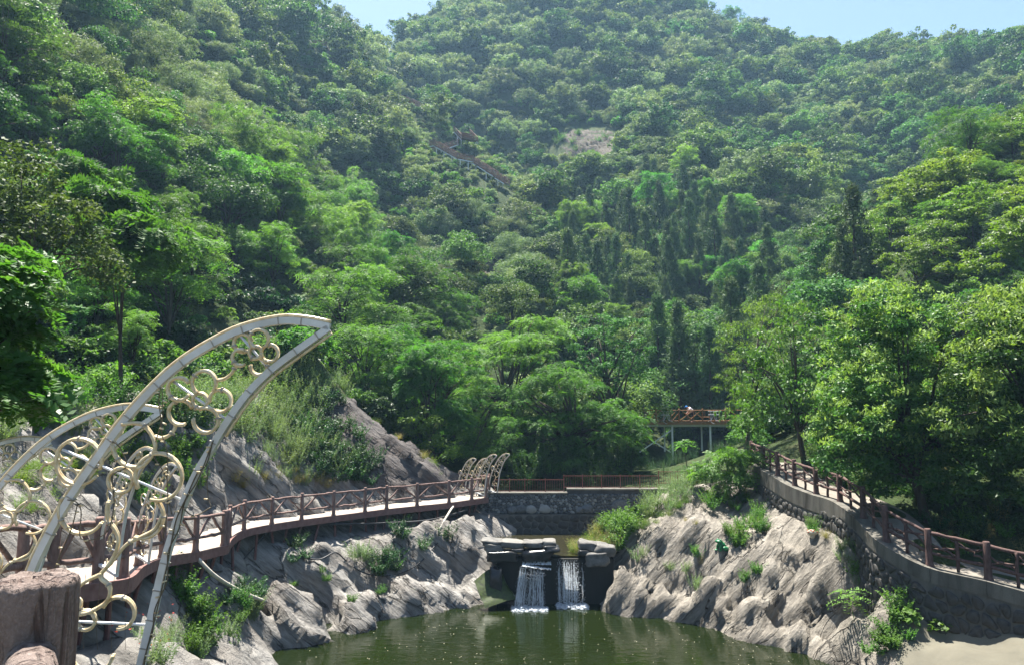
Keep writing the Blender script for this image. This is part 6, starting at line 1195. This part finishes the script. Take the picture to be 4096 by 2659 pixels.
# saplings against the dark platform
for (u, v, d, s, lab) in ((686.5, 484, 39, 2.0, 'tall bright sapling with star-like leaves in front of the platform legs'), (688, 492, 38.5, 1.2, 'lower bright sapling beneath the star-leaved one')):
    p = under(u, v, d); tz = P(u, 442 if s > 1.5 else 468, d)[2]; o = grow_plant('sapling', (p[0], p[1], tz - 0.75 * 1.1), 1.1, '', own=lab)
    mb = MB(); mb.tube([(0, 0, 0.3), (0, 0, (p[2] - tz) / 1.1)], 0.02, 6); mb.obj('stem', M['bark'], o)
hero('feathery_sapling_tree', under(742, 490, 38), [(at(722, 456, 37), 1.1, 0.35, 9), (at(745, 462, 37), 1.0, 0.45, 10), (at(732, 482, 36.5), 0.9, 0.5, 9), (at(706, 474, 37), 0.7, 0.35, 6)], 16, 0.5, 0, 'bright', 'bright feathery young tree at the bend of the hillside path', 0.06, None, 'frond', 7, 0.34, up=0.8, outw=1.0, flat=0.5, nl=12)
for k in range(60): u = rng.uniform(492, 770); d = rng.uniform(41.5, 60); p = under(u, 470, d); grow_plant('bamboo', p, rng.uniform(0.6, 1.1) * (0.5 if u > 628 else 1.0), 'in the shade behind the metal fence')
# left foreground foliage
hero('near_locust_tree', (-8.8, 8.0, 5.2), [(at(0, 320, 9.5), 0.6, 0.9, 18), (at(14, 392, 9.3), 0.45, 0.4, 10), (at(-45, 370, 9.0), 0.9, 1.1, 14), (at(0, 262, 10), 0.45, 0.35, 7)], 24, 0.30, 0, 'locust_near', 'locust branches with oval leaflets hanging in from the left in front of the slope', 0.1, None, 'frond', 8, 0.5, up=0.9, outw=0.9, flat=0.6, rad=(0.2, 0.4), nl=14)
hero('glossy_leaf_tree', under(20, 380, 22), [(at(20, 200, 22), 1.5, 1.5, 30), (at(60, 240, 22), 1.5, 1.5, 30), (at(20, 270, 21), 1.3, 1.3, 24), (at(90, 275, 23), 0.9, 0.9, 16), (at(-30, 230, 21), 1.5, 2, 24)], 70, 0.15, 0.085, 'broad', 'dark glossy-leaved tree at the left edge of the slope', 0.14, nl=18)
hero('sumac_tree', under(130, 330, 28), [(at(115, 210, 29), 1.6, 1.0, 20), (at(140, 250, 28), 1.5, 1.2, 22), (at(90, 180, 30), 1.2, 1.0, 14)], 24, 0.7, 0, 'light', 'sumac tree with long glossy divided leaves beside the dark glossy tree', 0.09, None, 'frond', 10, 0.30, up=0.9, outw=1.1, flat=0.4, nl=16, fdroop=0.5)
for (u, v) in ((68, 305), (100, 215), (60, 318), (105, 325), (85, 345)): p = hit(u, v + 20); grow_plant('fernlow', p, 1.5, 'among the shrubs of the left slope')
poly_plants('dark', 'among the shrubs of the left slope', [(0, 300), (120, 290), (170, 350), (110, 400), (0, 380)], 40, 1.3)
poly_plants('leafy', 'among the shrubs of the left slope', [(30, 280), (140, 270), (200, 330), (130, 340)], 24, 1.3)
px_plants('bigleaf', 'among the shrubs of the left slope', [(110, 310), (95, 300), (80, 290), (130, 375), (140, 385), (115, 370)], 1.0, 6, 2)
# red flowers low on the left bank
c = np.array([hit(rng.uniform(110, 175), rng.uniform(600, 660)) + (0, -0.05, rng.uniform(0.1, 0.35)) for _ in range(34)]); V, S = cluster(c, np.full(len(c), 0.025), 3, 0.035, 0.028); o = bpy.data.objects.new('red_flowers', leafmesh('red_flowers', [(V, S)], [M['flower']])); link(o); tag(o, 'scattered small red flowers on the near left bank', kind='stuff')

for k, (u, v, s_) in enumerate([(573, 262, 1.2), (590, 232, 1.2), (630, 246, 1.4), (617, 285, 1.1), (660, 232, 1.3), (646, 262, 1.2), (690, 250, 1.2), (716, 275, 1.3), (727, 300, 1.2), (568, 300, 1.25), (598, 305, 1.2), (606, 240, 1.0), (742, 290, 1.1), (675, 268, 1.2), (700, 290, 1.2), (858, 296, 1.3), (846, 306, 1.0)]):
    plant_tree('cypress_tree', 'cypress', k, hit(u, v + 14, 66), s_ * 1.15, k * 1.3, 'larger cypress standing clear of the bushes on the middle slope', 'larger cypresses on the middle slope', True, 1.1)

px_plants('mid', 'overgrowing the bare tan rock face', [(560, 142), (572, 150), (600, 140), (590, 158), (615, 150), (580, 132)], 2.6, 5, 2)

# ---------------------------------------------------------------- haze in the valley air
zmax = float(GZ[(np.abs(GX) < 640)].max()) + 14; 
hb = MB(); hb.box((0, 245, (zmax - 12) / 2), (1700, 1500, zmax + 12)); ho = hb.obj('haze', None)
hm = bpy.data.materials.new('haze_air'); hm.use_nodes = True; ht = hm.node_tree; ht.nodes.remove(ht.nodes['Principled BSDF'])
pv = ht.nodes.new('ShaderNodeVolumePrincipled'); pv.inputs['Color'].default_value = (0.42, 0.70, 1.0, 1); pv.inputs['Density'].default_value = HAZE; pv.inputs['Anisotropy'].default_value = 0.25
ht.links.new(pv.outputs[0], ht.nodes['Material Output'].inputs['Volume']); ho.data.materials.clear(); ho.data.materials.append(hm)
tag(ho, 'pale blue haze filling the valley air', kind='stuff')
